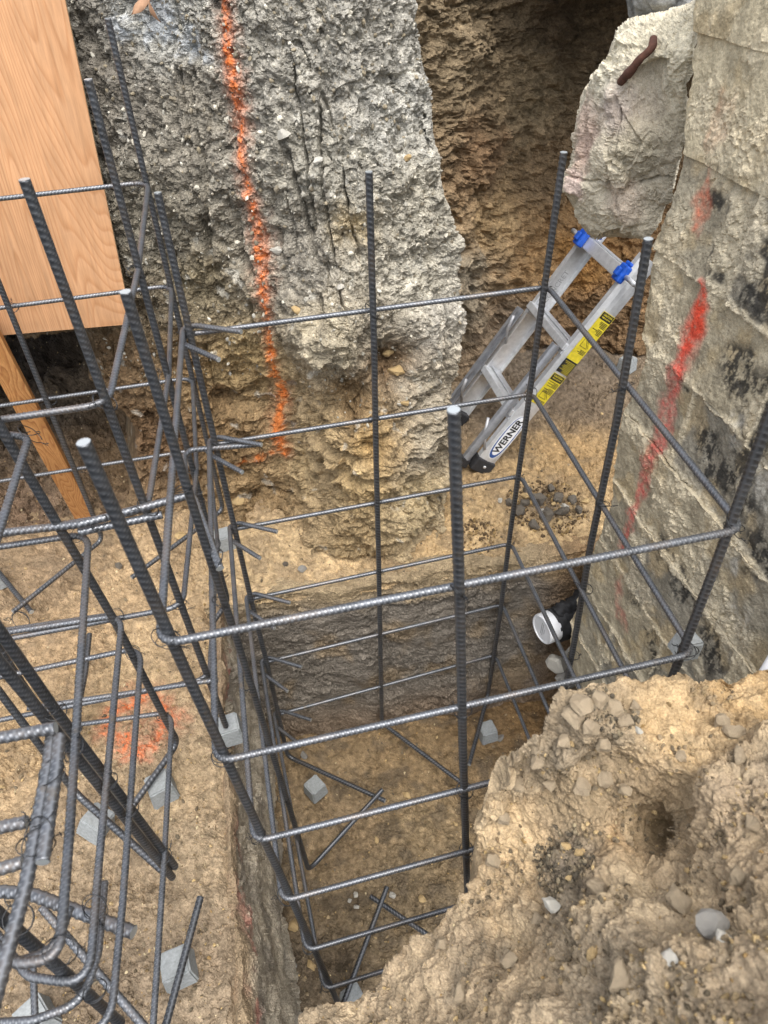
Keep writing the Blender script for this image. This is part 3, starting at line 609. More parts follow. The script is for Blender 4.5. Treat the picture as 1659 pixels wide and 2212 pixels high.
# ------------------------------------------------------------------ block wall on the right
wall = empty('block_wall', (0.95, 1.0, -2.1), 'old concrete block wall smeared with black tar and mortar, red paint stripe down it', 'wall')
BLK_COL = [(158, 148, 124), (146, 138, 118), (168, 156, 128), (140, 133, 116)]
red_px = [(1494, 625, .016), (1488, 690, .030), (1470, 760, .032), (1450, 830, .030), (1434, 890, .030), (1416, 960, .032), (1402, 1010, .028), (1392, 1070, .022), (1378, 1130, .022), (1366, 1180, .018)]
red_l = [onx(a, b, 0.875) for a, b, _ in red_px]
red2 = [onx(a, b, 0.92) for a, b in ((1540, 395), (1530, 430), (1522, 480))]
red3 = [onx(a, b, 0.93) for a, b in ((1585, 235), (1570, 275), (1560, 300))]
red4 = [onx(a, b, 0.84) for a, b in ((1338, 1250), (1332, 1290), (1345, 1340))]
tar_px = [(1545, 330, .03), (1520, 400, .035), (1515, 440, .03), (1560, 470, .03), (1530, 560, .025), (1525, 600, .025), (1610, 560, .07), (1640, 620, .07), (1580, 800, .05), (1640, 880, .07), (1540, 1010, .05), (1600, 1060, .06), (1620, 960, .05), (1475, 1230, .035), (1450, 1180, .03), (1400, 1300, .03), (1430, 1360, .03), (1560, 1400, .05), (1520, 960, .04), (1500, 1280, .04), (1650, 1200, .05), (1440, 1420, .03), (1480, 830, .02)]
tar_p = [(onx(a, b, 0.88), r) for a, b, r in tar_px]
white_p = [(onx(a, b, 0.87), r) for a, b, r in ((1640, 1040, .05), (1590, 1220, .03), (1560, 1180, .02), (1600, 1330, .05), (1640, 400, .06), (1625, 340, .05), (1580, 930, .04))]
def wall_color(P, base, rough_m):
    Q = P+0.02*np.stack([fbm(P, 0.05, 3, off=k*3.7) for k in range(3)], 1)
    c = np.tile(s2l(base), (len(P), 1))*np.clip(1+0.22*fbm(P, 0.04, 4, 0.6, 5)[:, None], 0.6, 1.4)
    c = blot(c, P, (182, 160, 116), 0.6*sstep(0.0, 0.5, fbm(P, 0.11, 3, 0.6, 14)))
    tm = np.zeros(len(P))
    for p, r in tar_p: tm = np.maximum(tm, sstep(1.15, 0.6, np.sqrt((((Q-p)*np.array([.4, 1, 1]))**2).sum(1))/(1.25*r)))
    streak = fbm(P, 0.03, 5, 0.8, 21, (1, 1.25, .7)); tm = tm*sstep(-0.5, 0.05, streak)*(1-0.9*rough_m)
    c = blot(c, P, (50, 49, 47), 0.9*tm)
    for p, r in white_p: c = blot(c, P, (206, 200, 184), 0.7*sstep(1.2, 0.4, np.sqrt(((Q-p)**2).sum(1))/r)*np.clip(0.6+fbm(P, 0.02, 3, .6, 3), 0, 1))
    d, tt = polydist3(Q*np.array([0, 1, 1]), [p*np.array([0, 1, 1]) for p in red_l]); wd = np.interp(tt, np.linspace(0, 1, len(red_px)), [r for *_, r in red_px])
    up = sstep(0.45, 0.1, tt)
    m = sstep(1.5, 0.2, d/wd)*np.clip(0.62+0.3*up+0.5*fbm(P, 0.02, 4, 0.7, 8), 0, 0.93)
    global wall_last_paint
    wall_last_paint = m
    c = c*(1-m[:, None])+(s2l((222, 74, 52))*up[:, None]+s2l((206, 96, 84))*(1-up[:, None]))*m[:, None]
    for ln, wdt, cl, a in ((red2, .028, (222, 122, 84), .8), (red3, .03, (206, 140, 100), .6), (red4, .025, (196, 116, 98), .6)):
        d, _ = polydist3(Q*np.array([0, 1, 1]), [p*np.array([0, 1, 1]) for p in ln]); c = blot(c, P, cl, a*sstep(1.2, 0.4, d/wdt)*np.clip(0.6+0.7*fbm(P, 0.03, 4, 0.6, 18), 0, 1))
    return np.clip(c, 0.008, 0.9)
rough_z = [(onx(a, b, .89), r) for a, b, r in ((1545, 300, .07), (1500, 250, .05), (1600, 330, .05), (1455, 500, .05), (1440, 560, .06), (1430, 640, .06), (1450, 720, .05), (1420, 780, .06), (1345, 885, .04), (1375, 910, .04), (1395, 950, .035), (1420, 1000, .05), (1450, 1060, .055), (1480, 1120, .055), (1510, 1180, .055), (1540, 1240, .05), (1575, 1300, .06), (1610, 1360, .06), (1500, 1050, .04), (1590, 480, .07), (1530, 640, .03))]
SIL = [(1500, -30), (1490, 60), (1478, 150), (1469, 220), (1467, 310), (1450, 400), (1424, 470), (1405, 520), (1390, 590), (1378, 690), (1386, 760), (1364, 830), (1338, 885), (1322, 960), (1316, 1030), (1308, 1090), (1290, 1140), (1272, 1200), (1252, 1255), (1232, 1330), (1222, 1420), (1210, 1500), (1200, 1600)]
def xface(z): return np.interp(z, [-2.3, -1.66, -1.06, -.66, -.2, .2], [.81, .835, .872, .895, .925, .945])
_sil = []
for a, b in SIL:
    X = .9
    for k in range(6): p = onx(a, b, X); X = float(xface(p[2]))
    _sil.append((p[2], p[1]))
_sil = np.array(sorted(_sil))
def yend(z): return np.interp(z, _sil[:, 0], _sil[:, 1])
ZJ = [.14-.2*k for k in range(12)]
def wall_h(P, kx, joints, heads=()):
    """relief of the wall face (metres out of the wall) and how much is rough mortar"""
    rz = np.zeros(len(P))
    for p, r in rough_z: rz = np.maximum(rz, sstep(1.3, .5, np.sqrt((((P-p)*np.array([.3, 1, 1]))**2).sum(1))/r+.5*fbm(P, .05, 3, .6, 4)))
    rz = np.maximum(rz, .8*sstep(.4, .65, fbm(P, .13, 3, .6, 33)))
    jd = np.min([np.abs(P[:, 2]+.012*fbm(P, .09, 3, .6, 60)-z) for z in joints], axis=0) if len(joints) else np.full(len(P), 9.)
    if len(heads): jd = np.minimum(jd, np.min([np.abs(P[:, 1]+.010*fbm(P, .07, 3, .6, 61)-y) for y in heads], axis=0))
    wj = .011*(1+.9*fbm(P, .07, 3, .6, 9)); jr = sstep(1.25, .35, jd/np.maximum(wj, .003))
    m = np.maximum(rz, jr)
    h = .007*fbm(P, .16, 3)+.0018*fbm(P, .03, 4, .65, 3)+.0008*facet(P, .009, 3, warp=0)+.6*kx
    h = h+rz*(.004+.0045*facet(P, .036, 3)+.0024*facet(P, .016, 5)+.0014*facet(P, .0085, 2, warp=0))+jr*(1-.6*rz)*(.0035+.003*facet(P, .027, 8)+.0018*facet(P, .011, 1))
    return h, m
def wall_block(z0, z1, y0, y1, endcap, base, joints, step=.0036):
    nz = max(3, int((z1-z0)/step)); Z = np.linspace(z0, z1, nz)
    ny = max(3, int(((y1 if y1 is not None else yend((z0+z1)/2))-y0)/step)); U = np.linspace(0, 1, ny)
    zz, uu = np.meshgrid(Z, U, indexing='ij')
    if y1 is None:
        ye = yend(Z)+.010*perlin(np.stack([Z*22, Z*0+3.3, Z*0+z0], 1).astype(np.float32))+.006*perlin(np.stack([Z*70, Z*0+1.3, Z*0+z0], 1).astype(np.float32)); yy = y0+(ye[:, None]-y0)*uu
    else: yy = y0+(y1-y0)*uu
    P = np.stack([xface(zz), yy, zz], -1); n, m = zz.shape; kx = rng.uniform(-.006, .008)
    h, mm = wall_h(P.reshape(-1, 3), kx, joints, [] if not joints else ([y0] if y1 is None else [y0, y1])); h = h.reshape(n, m)+rng.uniform(-.008, .008)*(uu-.5)+rng.uniform(-.006, .006)*((zz-z0)/(z1-z0)-.5)
    if y1 is None: h = h-.03*np.clip(1-(1-uu)*ny*step/.03, 0, 1)**2
    P[..., 0] -= h
    # returns: border pushed back into the wall
    def ring(dx): Q = P.copy(); Q[..., 0] += dx; return Q
    V0 = P.reshape(-1, 3); idx = np.arange(n*m).reshape(n, m); F = [np.stack([idx[:-1, :-1], idx[:-1, 1:], idx[1:, 1:], idx[1:, :-1]], -1).reshape(-1, 4)]
    border = np.concatenate([idx[0, :], idx[1:, -1], idx[-1, -2::-1], idx[-2:0:-1, 0]]); prev = border; Vs = [V0]; n0 = n*m
    for dx in (.02, .06, .12, .19):
        B = V0[border]+np.array([dx, 0, 0]); 
        if y1 is None: B = B+.012*np.stack([fbm(B, .05, 3, off=3), fbm(B, .05, 3, off=9), fbm(B, .05, 3, off=19)], 1)
        cur = np.arange(n0, n0+len(border)); Vs.append(B); n0 += len(border)
        F.append(np.stack([prev, cur, np.roll(cur, -1), np.roll(prev, -1)], 1)); prev = cur
    Vv = np.concatenate(Vs); F = np.concatenate(F)[:, ::-1]; mall = np.concatenate([mm, np.zeros(len(Vv)-len(mm))])
    c = wall_color(Vv, base, mall); c = blot(c, Vv, (206, 192, 160), .65*mall*(wall_last_paint < .15))
    return mk('block', Vv, F, M_conc, wall, False, desat(c, .84))
WB = {}
for k in range(11):
    z1 = ZJ[k]; z0 = z1-.2; plaster = z0 > -.66
    ye = float(yend((z0+z1)/2)); br = [.12, .55+.2*(k % 2), .95+.2*(k % 2)] if not plaster else [.12, .80]
    br = [b for b in br if b < ye-.12]
    for j in range(len(br)):
        y1 = br[j+1] if j+1 < len(br) else None
        wall_block(z0, z1, br[j], y1, y1 is None, (190, 176, 142) if plaster else BLK_COL[(k*2+j) % 4], [] if plaster else [z for z in (z0, z1) if z < -.6], .0036)
def lumpy(name, path, r, mat, parent, colr, seed=0.0, squash=(1, 1, 1), n=14, ds=0.004, amp=0.9):
    Vv, F, _ = sweep_arrays(path, r, n, ds)
    ctr = np.repeat(np.array(path)[:1], len(Vv), 0); Q = Vv+seed
    P = np.asarray(path, float); d, t = polydist3(Vv, P); L = np.concatenate([[0], np.cumsum(np.linalg.norm(np.diff(P, axis=0), axis=1))]); s = np.interp(t, np.linspace(0, 1, len(P)), L)
    ax = np.stack([np.interp(s, L, P[:, k]) for k in range(3)], 1); dirv = Vv-ax
    f = 1+amp*(0.7*fbm(Q, 0.06, 3, 0.6)+0.6*clod(Q, 0.022, 2)+0.25*clod(Q, 0.009, 2, 0))
    Vv = ax+dirv*np.clip(f, 0.15, 3)[:, None]*np.array(squash)
    return mk(name, Vv, F, mat, parent, True, np.clip(s2l(colr)*np.clip(1+0.25*fbm(Q, 0.03, 3)[:, None], .6, 1.4), 0, 1) if not callable(colr) else colr(Vv))
# ------------------------------------------------------------------ broken concrete footing piece
def chunk(name, label, cat, poly, Yctl, colfn, dispfn, thick=0.0042, step=2.3, maxd=70, parent=None):
    f = rbf(Yctl); xs = [p[0] for p in poly]; ys = [p[1] for p in poly]
    o = patch(name, (min(xs)-maxd, max(xs)+maxd), (min(ys)-maxd, max(ys)+maxd), step, lambda x, y: ony(x, y, f(x, y)), dispfn, colfn, M_conc, poly, 'ray', maxd, kind=None, parent=parent, att=90.0)
    if label: tag(o, label, cat)
    return o
CH = [(1512, -5), (1490, 15), (1440, 35), (1372, 46), (1335, 65), (1322, 110), (1290, 160), (1262, 190), (1250, 240), (1238, 330), (1228, 370), (1218, 395), (1222, 415), (1250, 425), (1248, 465), (1268, 500), (1290, 512), (1330, 505), (1395, 512), (1420, 480), (1446, 420), (1462, 360), (1474, 300), (1476, 180), (1492, 130)]
def chcol(P, q):
    Q = P+0.02*np.stack([fbm(P, 0.05, 3, off=k*3.7) for k in range(3)], 1)
    c = np.tile(s2l((196, 184, 156)), (len(P), 1))*np.clip(1+0.16*fbm(P, 0.05, 4, 0.6, 5)[:, None], 0.7, 1.3)
    def near(x, y, r): b = chbase(x, y); return sstep(1.2, 0.4, np.sqrt(((Q-b)**2).sum(1))/r)
    for x, y, r, cl, a in ((1270, 270, .10, (190, 160, 140), .8), (1255, 340, .06, (184, 152, 132), .6), (1240, 405, .05, (206, 178, 164), .8), (1380, 210, .10, (176, 158, 150), .6), (1330, 230, .06, (180, 160, 154), .5), (1400, 290, .12, (160, 148, 118), .6), (1340, 440, .07, (190, 164, 144), .5), (1300, 130, .12, (208, 200, 172), .6), (1420, 100, .14, (206, 196, 164), .6), (1430, 380, .1, (166, 156, 134), .5)): c = blot(c, P, cl, a*near(x, y, r))
    return np.clip(c, 0.02, 0.9)
chY = [(1512, -5, 1.62), (1372, 46, 1.80), (1262, 190, 1.92), (1238, 330, 1.90), (1222, 410, 1.86), (1268, 500, 1.84), (1395, 512, 1.66), (1446, 420, 1.60), (1474, 300, 1.58), (1476, 180, 1.58), (1400, 130, 1.66), (1330, 180, 1.73), (1390, 240, 1.69), (1390, 200, 1.70), (1340, 300, 1.68), (1360, 300, 1.66), (1300, 300, 1.75), (1290, 380, 1.74), (1350, 400, 1.68), (1310, 420, 1.72), (1300, 470, 1.74), (1270, 440, 1.80)]
_chf = rbf(chY)
def chbase(x, y): return ony(np.array([float(x)]), np.array([float(y)]), _chf(np.array([float(x)]), np.array([float(y)])))[0]
crk = [[chbase(*p) for p in l] for l in (((1340, 235), (1335, 270), (1325, 330), (1310, 375)), ((1225, 375), (1270, 395), (1300, 400), (1335, 412), (1360, 408), (1400, 396), (1450, 380)))]
def chdisp(P, q):
    h = 0.012*fbm(P, 0.13, 3)+0.006*fbm(P, 0.04, 4, .65, 5)+0.009*facet(P, 0.15, 3, warp=.35)+0.012*(.45-np.abs(fbm(P, .17, 3, .5, 8)))+0.0020*facet(P, 0.014, 3)+0.0008*facet(P, 0.007, 3, warp=0)
    rg = sstep(-0.1, 0.3, fbm(P, 0.12, 2, off=15)); h = h+rg*(0.006*facet(P, 0.045, 7)+0.0022*facet(P, .017, 2))
    for l in crk: d, _ = polydist3(P+0.004*fbm(P, 0.02, 2)[:, None], l); h = h-0.016*np.exp(-(d/0.0035)**2)
    b = chbase(1385, 170); h = h-0.030*np.exp(-((P-b)**2).sum(1)/0.05**2)
    b = chbase(1405, 155); h = h-0.022*np.exp(-((P-b)**2).sum(1)/0.025**2)
    b = chbase(1300, 425); h = h-0.018*np.exp(-((P-b)**2).sum(1)/0.02**2)
    return h
footing = empty('broken_footing', (1.1, 1.75, -0.95), 'large pale broken concrete footing lump cracked off the block wall, rusty bar stub showing', 'concrete block')
chunk('footing_body', None, None, CH, chY, chcol, chdisp, parent=footing)
rp = [chbase(1358, 172)+V(0, .035, -.01), chbase(1366, 150)+V(-.002, -.002, 0), chbase(1385, 122)+V(-.002, -.005, 0), chbase(1408, 105)+V(0, 0, 0), chbase(1428, 100)+V(0, .04, .01)]
lumpy('rusty_bar_stub', fillet(rp, 0.03), 0.0095, M_rust, footing, (86, 50, 34), 3.0, ds=0.003, amp=0.4)
# grey boulder on top
BO = [(1350, -60), (1362, 10), (1368, 36), (1400, 42), (1450, 40), (1490, 14), (1530, -10), (1540, -60)]
chunk('boulder', 'grey weathered boulder lying above the broken concrete footing', 'boulder', BO, [(1350, -60, 2.1), (1368, 36, 2.05), (1490, 14, 1.95), (1540, -60, 2.0), (1430, -10, 1.95)], lambda P, q: np.clip(np.tile(s2l((128, 128, 124)), (len(P), 1))*np.clip(1+0.4*fbm(P, 0.05, 4, 0.6, 5)[:, None], 0.5, 1.6), 0.02, .9), lambda P, q: 0.02*fbm(P, 0.1, 4)+0.006*clod(P, 0.03, 2), maxd=40, step=3)

# ------------------------------------------------------------------ rebar cages
RB, RT = 0.0082, 0.0064
def wire_mesh(seed):
    r = random.Random(seed); R = RB+RT*0.9; Vs, Fs, n0 = [], [], 0
    for k in range(2):
        pts = []; a0 = r.uniform(0, 6); tilt = r.uniform(-.5, .5)+(0.7 if k else -0.7)
        for i in range(15):
            t = a0+i/14*5.6; p = V(math.cos(t)*R*1.12, math.sin(t)*R*1.12, math.sin(t+a0)*R*tilt+r.uniform(-.001, .001)); pts.append(p)
        v, f, _ = sweep_arrays(pts, 0.0008, 4); Vs.append(v); Fs.append(f+n0); n0 += len(v)
    base = pts[-1]; d = base/np.linalg.norm(base)
    for k in range(2):
        pts = [base]; q = base.copy()
        for i in range(9):
            q = q+d*0.0022+V(r.uniform(-.003, .003), r.uniform(-.003, .003), r.uniform(-.0015, .003)); pts.append(q.copy())
        v, f, _ = sweep_arrays(pts[:7], 0.0007, 4); Vs.append(v); Fs.append(f+n0); n0 += len(v)
    me = mesh_np('wire_tie', np.concatenate(Vs), np.concatenate(Fs), True); me.materials.append(M_wire); return me
WIRES = [wire_mesh(s) for s in range(6)]
def wire(p, parent, rz=None, sc_=1.0):
    o = bpy.data.objects.new('wire_tie', random.choice(WIRES)); col.objects.link(o); o.parent = parent
    o.location = Vector(np.asarray(p, float)+V(0, 0, HZ)-parent_origin(parent)); o.rotation_euler = (random.uniform(-.25, .25), random.uniform(-.25, .25), random.uniform(0, 6.28) if rz is None else rz); o.scale = (1+(sc_-1)*.15,)*3

# -- cage A, standing in the pit --
barsA = {'BL': (-.1748, 1.5208, .019, .034), 'BC': (.2326, 1.523, .038, -.011), 'BR': (.662, 1.5268, .023, -.025), 'MR': (.6696, 1.0746, -.028, -.021), 'FR': (.6376, .6665, 0, .003), 'FM': (.2303, .6483, -.041, -.007), 'FL': (-.174, .6506, -.038, .025), 'ML': (-.172, 1.0, .0, -.035)}
ZA = [-.76, -1.066, -1.357, -1.645, -1.956, -2.26]
def atA(b, z): x, y, tx, ty = barsA[b]; return V(x+tx*(z+1.357), y+ty*(z+1.357), z)
cageA = empty('rebar_cage', (0.24, 1.09, -2.52), 'square rebar cage of eight ribbed bars standing down in the deep pit', 'rebar cage', None)
topsA = {'BL': -.455, 'BC': -.452, 'BR': -.457, 'MR': -.470, 'FR': -.46, 'FM': -.452, 'FL': -.438, 'ML': -.403}
hooks = {'BL': onz(832, 1730, -2.515), 'ML': onz(826, 1706, -2.50), 'BC': onz(1005, 1697, -2.52), 'BR': onz(1013, 1652, -2.51), 'FL': onz(836, 1916, -2.50), 'FM': onz(800, 1936, -2.515), 'MR': onz(1044, 1886, -2.52), 'FR': onz(1060, 1900, -2.50)}
for k, b in enumerate(barsA):
    zb = -2.52; pts = [atA(b, topsA[b])]+[atA(b, z)+V(*rng.uniform(-.0035, .0035, 2), 0) for z in (-.85, -1.2, -1.6, -2.0)]+[atA(b, zb), hooks[b]]
    rebar('vertical_bar', pts, RB, M_bar, cageA, 0.035, k*.37)
off = RB+RT
for k, z in enumerate(ZA):
    bl, br, fr, fl = (atA(b, z) for b in ('BL', 'BR', 'FR', 'FL')); j = rng.uniform(-.003, .003, 8)
    dz = 0.007
    t1 = bl+V(.115, -.048, .012); t2 = bl+V(.058, -.115, -.012)
    # first end: hook round the back of the corner bar, then along the left side
    pts = [t1, bl+V(.012, off*1.35, .010), bl+V(-off, off, .008), fl+V(-off, -off, 0), fr+V(off, -off, 0), br+V(off, off, -.004), bl+V(-off, off, -dz), bl+V(-off*1.2, -.022, -dz-.004), t2]
    pts = [pts[0]]+pts[1:]
    f1 = fillet(pts, 0.030, 8)
    rebar('stirrup', f1, RT, M_tie, cageA, 0, k*.21, ds=0.0017, n=10)
    for b in ('BL', 'BC', 'BR', 'MR', 'FR', 'FM', 'FL', 'ML'):
        p = atA(b, z); o2 = {'BL': (-.005, .006), 'BC': (0, .007), 'BR': (.005, .006), 'MR': (.007, 0), 'FR': (.005, -.006), 'FM': (0, -.007), 'FL': (-.005, -.006), 'ML': (-.007, 0)}[b]
        wire(p+V(o2[0], o2[1], 0), cageA)
# -- cage B, on the bench behind --
B1, B2, B3, B0 = (-.245, 2.03), (-.25, 1.58), (-.287, 1.127), (-.672, 2.03)
cageB = empty('rebar_cage', (-.68, 1.58, -1.70), 'rebar cage on the bench in front of the plywood sheet, tallest bar tops', 'rebar cage', None)
for k, ((x, y), zt, zb) in enumerate(((B1, -.216, -1.70), (B2, -.256, -1.70), (B3, -.293, -1.70), (B0, -.22, -1.70), ((-1.10, 2.03), -.24, -1.7), ((-1.10, 1.13), -.28, -1.70), ((-.69, 1.127), -1.02, -1.70))):
    pts = [V(x, y, zt), V(x, y, zb)]
    if k == 0: pts = [V(x+.026, y, zt), V(x-.012, y, zb), onz(284, 1248, -1.70)]
    if k == 1: pts = [V(x+.018, y, zt), V(x-.01, y, zb), onz(460, 1345, -1.71)+V(-.0, 0, 0)]
    if k == 3: pts = [V(x+.008, y, zt), onz(222, 1165, -1.70), onz(28, 1322, -1.69)]
    if k == 4: pts = [V(x, y, zt), V(x, y, zb), onz(68, 1322, -1.705)]
    rebar('vertical_bar', pts, RB, M_bar, cageB, 0.03, k*.29)
ZB = [(-.571, -.654), (-.852, -.900), (-1.155, -1.187), (-1.43, -1.46)]
for k, (zb, zf) in enumerate(ZB):
    xb, xm = -.238-.01*k+off, -.29+off*.6
    pts = [V(-1.16, 2.03+off, zb+.004), V(xb, 2.03+off, zb), V(-.255+off, 1.58, (zb+zf)/2), V(xm, 1.127-off, zf), V(-1.16, 1.127-off, zf+.006)]
    rebar('stirrup', fillet(pts, 0.045, 9), RT, M_tie, cageB, 0, k*.17, ds=0.0018, n=10)
    for (x, y), z in ((B1, zb), (B2, (zb+zf)/2), (B3, zf), (B0, zb)): wire(V(x, y+(.007 if y > 1.9 else -.007), z), cageB)
def at(px, py, z): return onz(px, py, z)
# lapped lengths tied to the front of cage B
rebar('lap_bar', fillet([at(-60, 1158, -.885), at(175, 1132, -.885), at(415, 1068, -.895), at(475, 1228, -.925)], 0.02), RB*.95, M_tie, cageB, 0, .3)
rebar('lap_bar', [at(170, 1150, -.905), at(350, 1112, -.91)], RB*.95, M_tie, cageB, 0, .1)
rebar('lap_bar', [at(-60, 1372, -1.20), at(230, 1330, -1.19)], RT, M_tie, cageB, 0, .4)
rebar('lap_bar', fillet([at(404, 1062, -1.07), at(398, 985, -1.07), at(412, 972, -1.07), at(555, 960, -1.07)], 0.016), RT*1.1, M_tie, cageB, 0, .5)
for a, b, z in ((215, 1130, -.885), (320, 1096, -.89), (425, 1085, -.9), (470, 1210, -.92), (45, 1340, -1.19)): wire(at(a, b, z), cageB, sc_=1.15)
# -- cage C, nearest on the left --
cageC = empty('rebar_cage', (-.80, .75, -1.70), 'rebar cage beside the orange paint mark, lapped beam bars wired to it', 'rebar cage', None)
C1 = (-.43, 1.10)
rebar('vertical_bar', [onbar(-40, 790, *C1)+V(-.02, -.01, 0), onbar(33, 963, *C1)+V(-.006, 0, 0), onbar(247, 1340, *C1), at(384, 1605, -1.69), at(286, 1742, -1.70)], RB*1.05, M_bar, cageC, 0.03, .1)
E1, E2, E3 = (-.432, .77), (-.440, .700), (-.452, .428)
rebar('vertical_bar', [onbar(-80, 1250, *E1), onbar(120, 1535, *E1)+V(0, 0, 0), at(378, 1872, -1.66)], RB*1.05, M_bar, cageC, 0, .2)
rebar('vertical_bar', [onbar(-60, 1360, *E2), onbar(105, 1560, *E2), at(372, 1895, -1.69)], RB*1.05, M_bar, cageC, 0, .4)
rebar('vertical_bar', [onbar(-110, 1880, *E3), onbar(120, 2085, *E3), onbar(260, 2210, *E3)], RB*1.05, M_bar, cageC, 0, .2)
rebar('vertical_bar', [at(-120, 1385, -1.15), at(-5, 1490, -1.3), at(165, 1715, -1.66), at(350, 1880, -1.70)], RB*1.05, M_bar, cageC, 0.05, .3)
ZC = [-.686, -.927, -1.173, -1.304, -1.571]
sideC = [[(-80, 925), (62, 945), (-20, 1205)], [(-90, 1195), (192, 1152), (150, 1800), (128, 2068), (30, 2085), (-80, 1960)], [(-90, 1382), (264, 1328), (215, 1850), (192, 2128), (60, 2110), (-70, 1930)], [(-60, 1475), (306, 1398), (265, 1950), (238, 2225), (100, 2250), (-60, 2215)], [(60, 1580), (372, 1538), (355, 1850), (326, 2290), (200, 2330)]]
for k, (z, pl) in enumerate(zip(ZC, sideC)):
    pts = [at(a, b, z) for a, b in pl]
    rebar('stirrup', fillet(pts, 0.045 if k else .03, 10), RT*1.02, M_tie, cageC, 0, k*.19, ds=0.0017, n=10)
    wire(V(C1[0]+.008, C1[1]+.008, z), cageC, sc_=1.15)
rebar('stirrup', [at(60, 1530, -1.45), at(470, 1468, -1.45)], RT, M_tie, cageC, 0, .3)
for a, b, z in ((118, 1535, -.93), (160, 1620, -.93), (235, 1690, -1.17), (280, 1750, -1.30), (355, 1850, -1.57), (130, 2055, -.927), (205, 2140, -1.17), (40, 1985, -.9), (205, 1960, -1.17), (20, 1420, -1.0)): wire(at(a, b, z), cageC, sc_=1.3)
rebar('stirrup', fillet([at(-90, 2215, -1.20), at(70, 2205, -1.20), at(178, 2165, -1.20), at(212, 2060, -1.20), at(226, 1905, -1.20)], .05, 9), RT, M_tie, cageC, 0, .3, ds=.0017, n=10)
rebar('stirrup', fillet([at(-70, 2060, -.95), at(40, 2080, -.95), at(118, 2052, -.95), at(150, 1960, -.95)], .05, 9), RT, M_tie, cageC, 0, .1, ds=.0017, n=10)
# beam bars lapped on top, lower left corner
rebar('lap_bar', [at(-60, 1605, -.80), at(120, 1572, -.80)], RB, M_tie, cageC, 0, .1)
rebar('lap_bar', fillet([at(112, 1582, -.815), at(105, 1650, -.815), at(55, 1915, -.815), at(-40, 2260, -.815)], .02), RB, M_tie, cageC, 0, .2)
rebar('lap_bar', [at(128, 1590, -.81), at(122, 1660, -.81), at(92, 1862, -.81)], RB, M_tie, cageC, 0, .3)
rebar('lap_bar', [at(-60, 1800, -.84), at(58, 1775, -.84)], RB, M_tie, cageC, 0, .6)
rebar('lap_bar', [at(-60, 1895, -.86), at(50, 1862, -.86)], RB, M_tie, cageC, 0, .7)
for a, b in ((112, 1672), (92, 1760), (85, 1800), (78, 1826)): wire(at(a, b, -.812), cageC, sc_=1.5)
rebar('lap_bar', fillet([at(-60, 1945, -1.42), at(0, 1925, -1.42), at(70, 1932, -1.42), at(288, 2014, -1.42)], .05), .0125, M_tie, cageC, 0, .2)
rebar('vertical_bar', [at(433, 1938, -1.69), at(346, 2260, -1.69), at(346, 2260, -1.2)+V(0, -.02, 0)], RB, M_bar, cageC, 0.02, .2)
rebar('lap_bar', [at(90, 1960, -1.55), at(330, 2240, -1.62)], RB*1.05, M_tie, cageC, 0, .2)
rebar('vertical_bar', [at(193, 1370, -1.68), at(185, 1450, -1.69), at(155, 1600, -1.69)], RB, M_bar, cageC, 0, .2)
rebar('lap_bar', [at(70, 2050, -1.62), at(78, 2260, -1.62)], RT*1.1, M_tie, cageC, 0, .6)

# ------------------------------------------------------------------ concrete spacer blocks
def dobie(ctr, rz, label, s=0.070, h=0.066, tilt=(0, 0), group=None):
    import bmesh
    bm = bmesh.new(); bmesh.ops.create_cube(bm, size=1.0)
    for v in bm.verts:
        k = 1.0 if v.co.z < 0 else 0.86
        v.co = Vector((v.co.x*s*k, v.co.y*s*k, (v.co.z+0.5)*h))
    bmesh.ops.bevel(bm, geom=bm.edges[:], offset=0.004, segments=2, affect='EDGES')
    bmesh.ops.subdivide_edges(bm, edges=bm.edges[:], cuts=2, use_grid_fill=True)
    for v in bm.verts:
        n = perlin(np.array([[v.co.x*90+ctr[0]*40, v.co.y*90+ctr[1]*33, v.co.z*90]], np.float32))[0]; v.co += v.co.normalized()*n*0.0016
    me = bpy.data.meshes.new('spacer_block'); bm.to_mesh(me); bm.free(); me.materials.append(M_dobie)
    o = bpy.data.objects.new('spacer_block', me); col.objects.link(o); o.location = (ctr[0], ctr[1], ctr[2]+HZ); o.rotation_euler = (tilt[0], tilt[1], rz)
    return tag(o, label, 'concrete block', 'concrete spacer blocks under the rebar')
dobie(onz(683, 1712, -2.60), .55, 'grey concrete spacer block under a hooked bar beside the pit side wall')
dobie(onz(1052, 1590, -2.60), .1, 'grey concrete spacer block at the foot of the pit back wall')
dobie(onz(765, 2165, -2.60), .35, 'pale concrete spacer block on the pit floor next to the spoil heap')
dobie(onz(487, 1180, -1.78), .2, 'concrete spacer block on the bench behind the rebar bars, near the ochre bank')
dobie(onz(500, 1590, -1.78), .12, 'concrete spacer block at the pit rim carrying a vertical bar')
dobie(onz(-5, 1265, -1.78), .5, 'concrete spacer block under the crossed hook bars near the wooden stake')
dobie(onz(355, 1715, -1.78), .32, 'grey cube spacer block just below the orange paint mark')
dobie(onz(206, 1790, -1.78), 1.0, 'concrete spacer block tipped under the bundle of lapped bars', tilt=(.35, .2))
dobie(onz(392, 2100, -1.78), .18, 'stained concrete spacer block with a loose bar end wired across it')
dobie(onz(90, 2210, -1.78), .6, 'concrete spacer block under the lowest lapped beam bars')
dobie(onz(1352, 800, -1.78), .5, 'loose grey concrete block behind the ladder near the block wall')
dq = dobie(onx(1472, 1410, .74), .1, 'whitish spacer block wedged between the rebar cage and block wall', .05, .05, tilt=(0, .2)); 

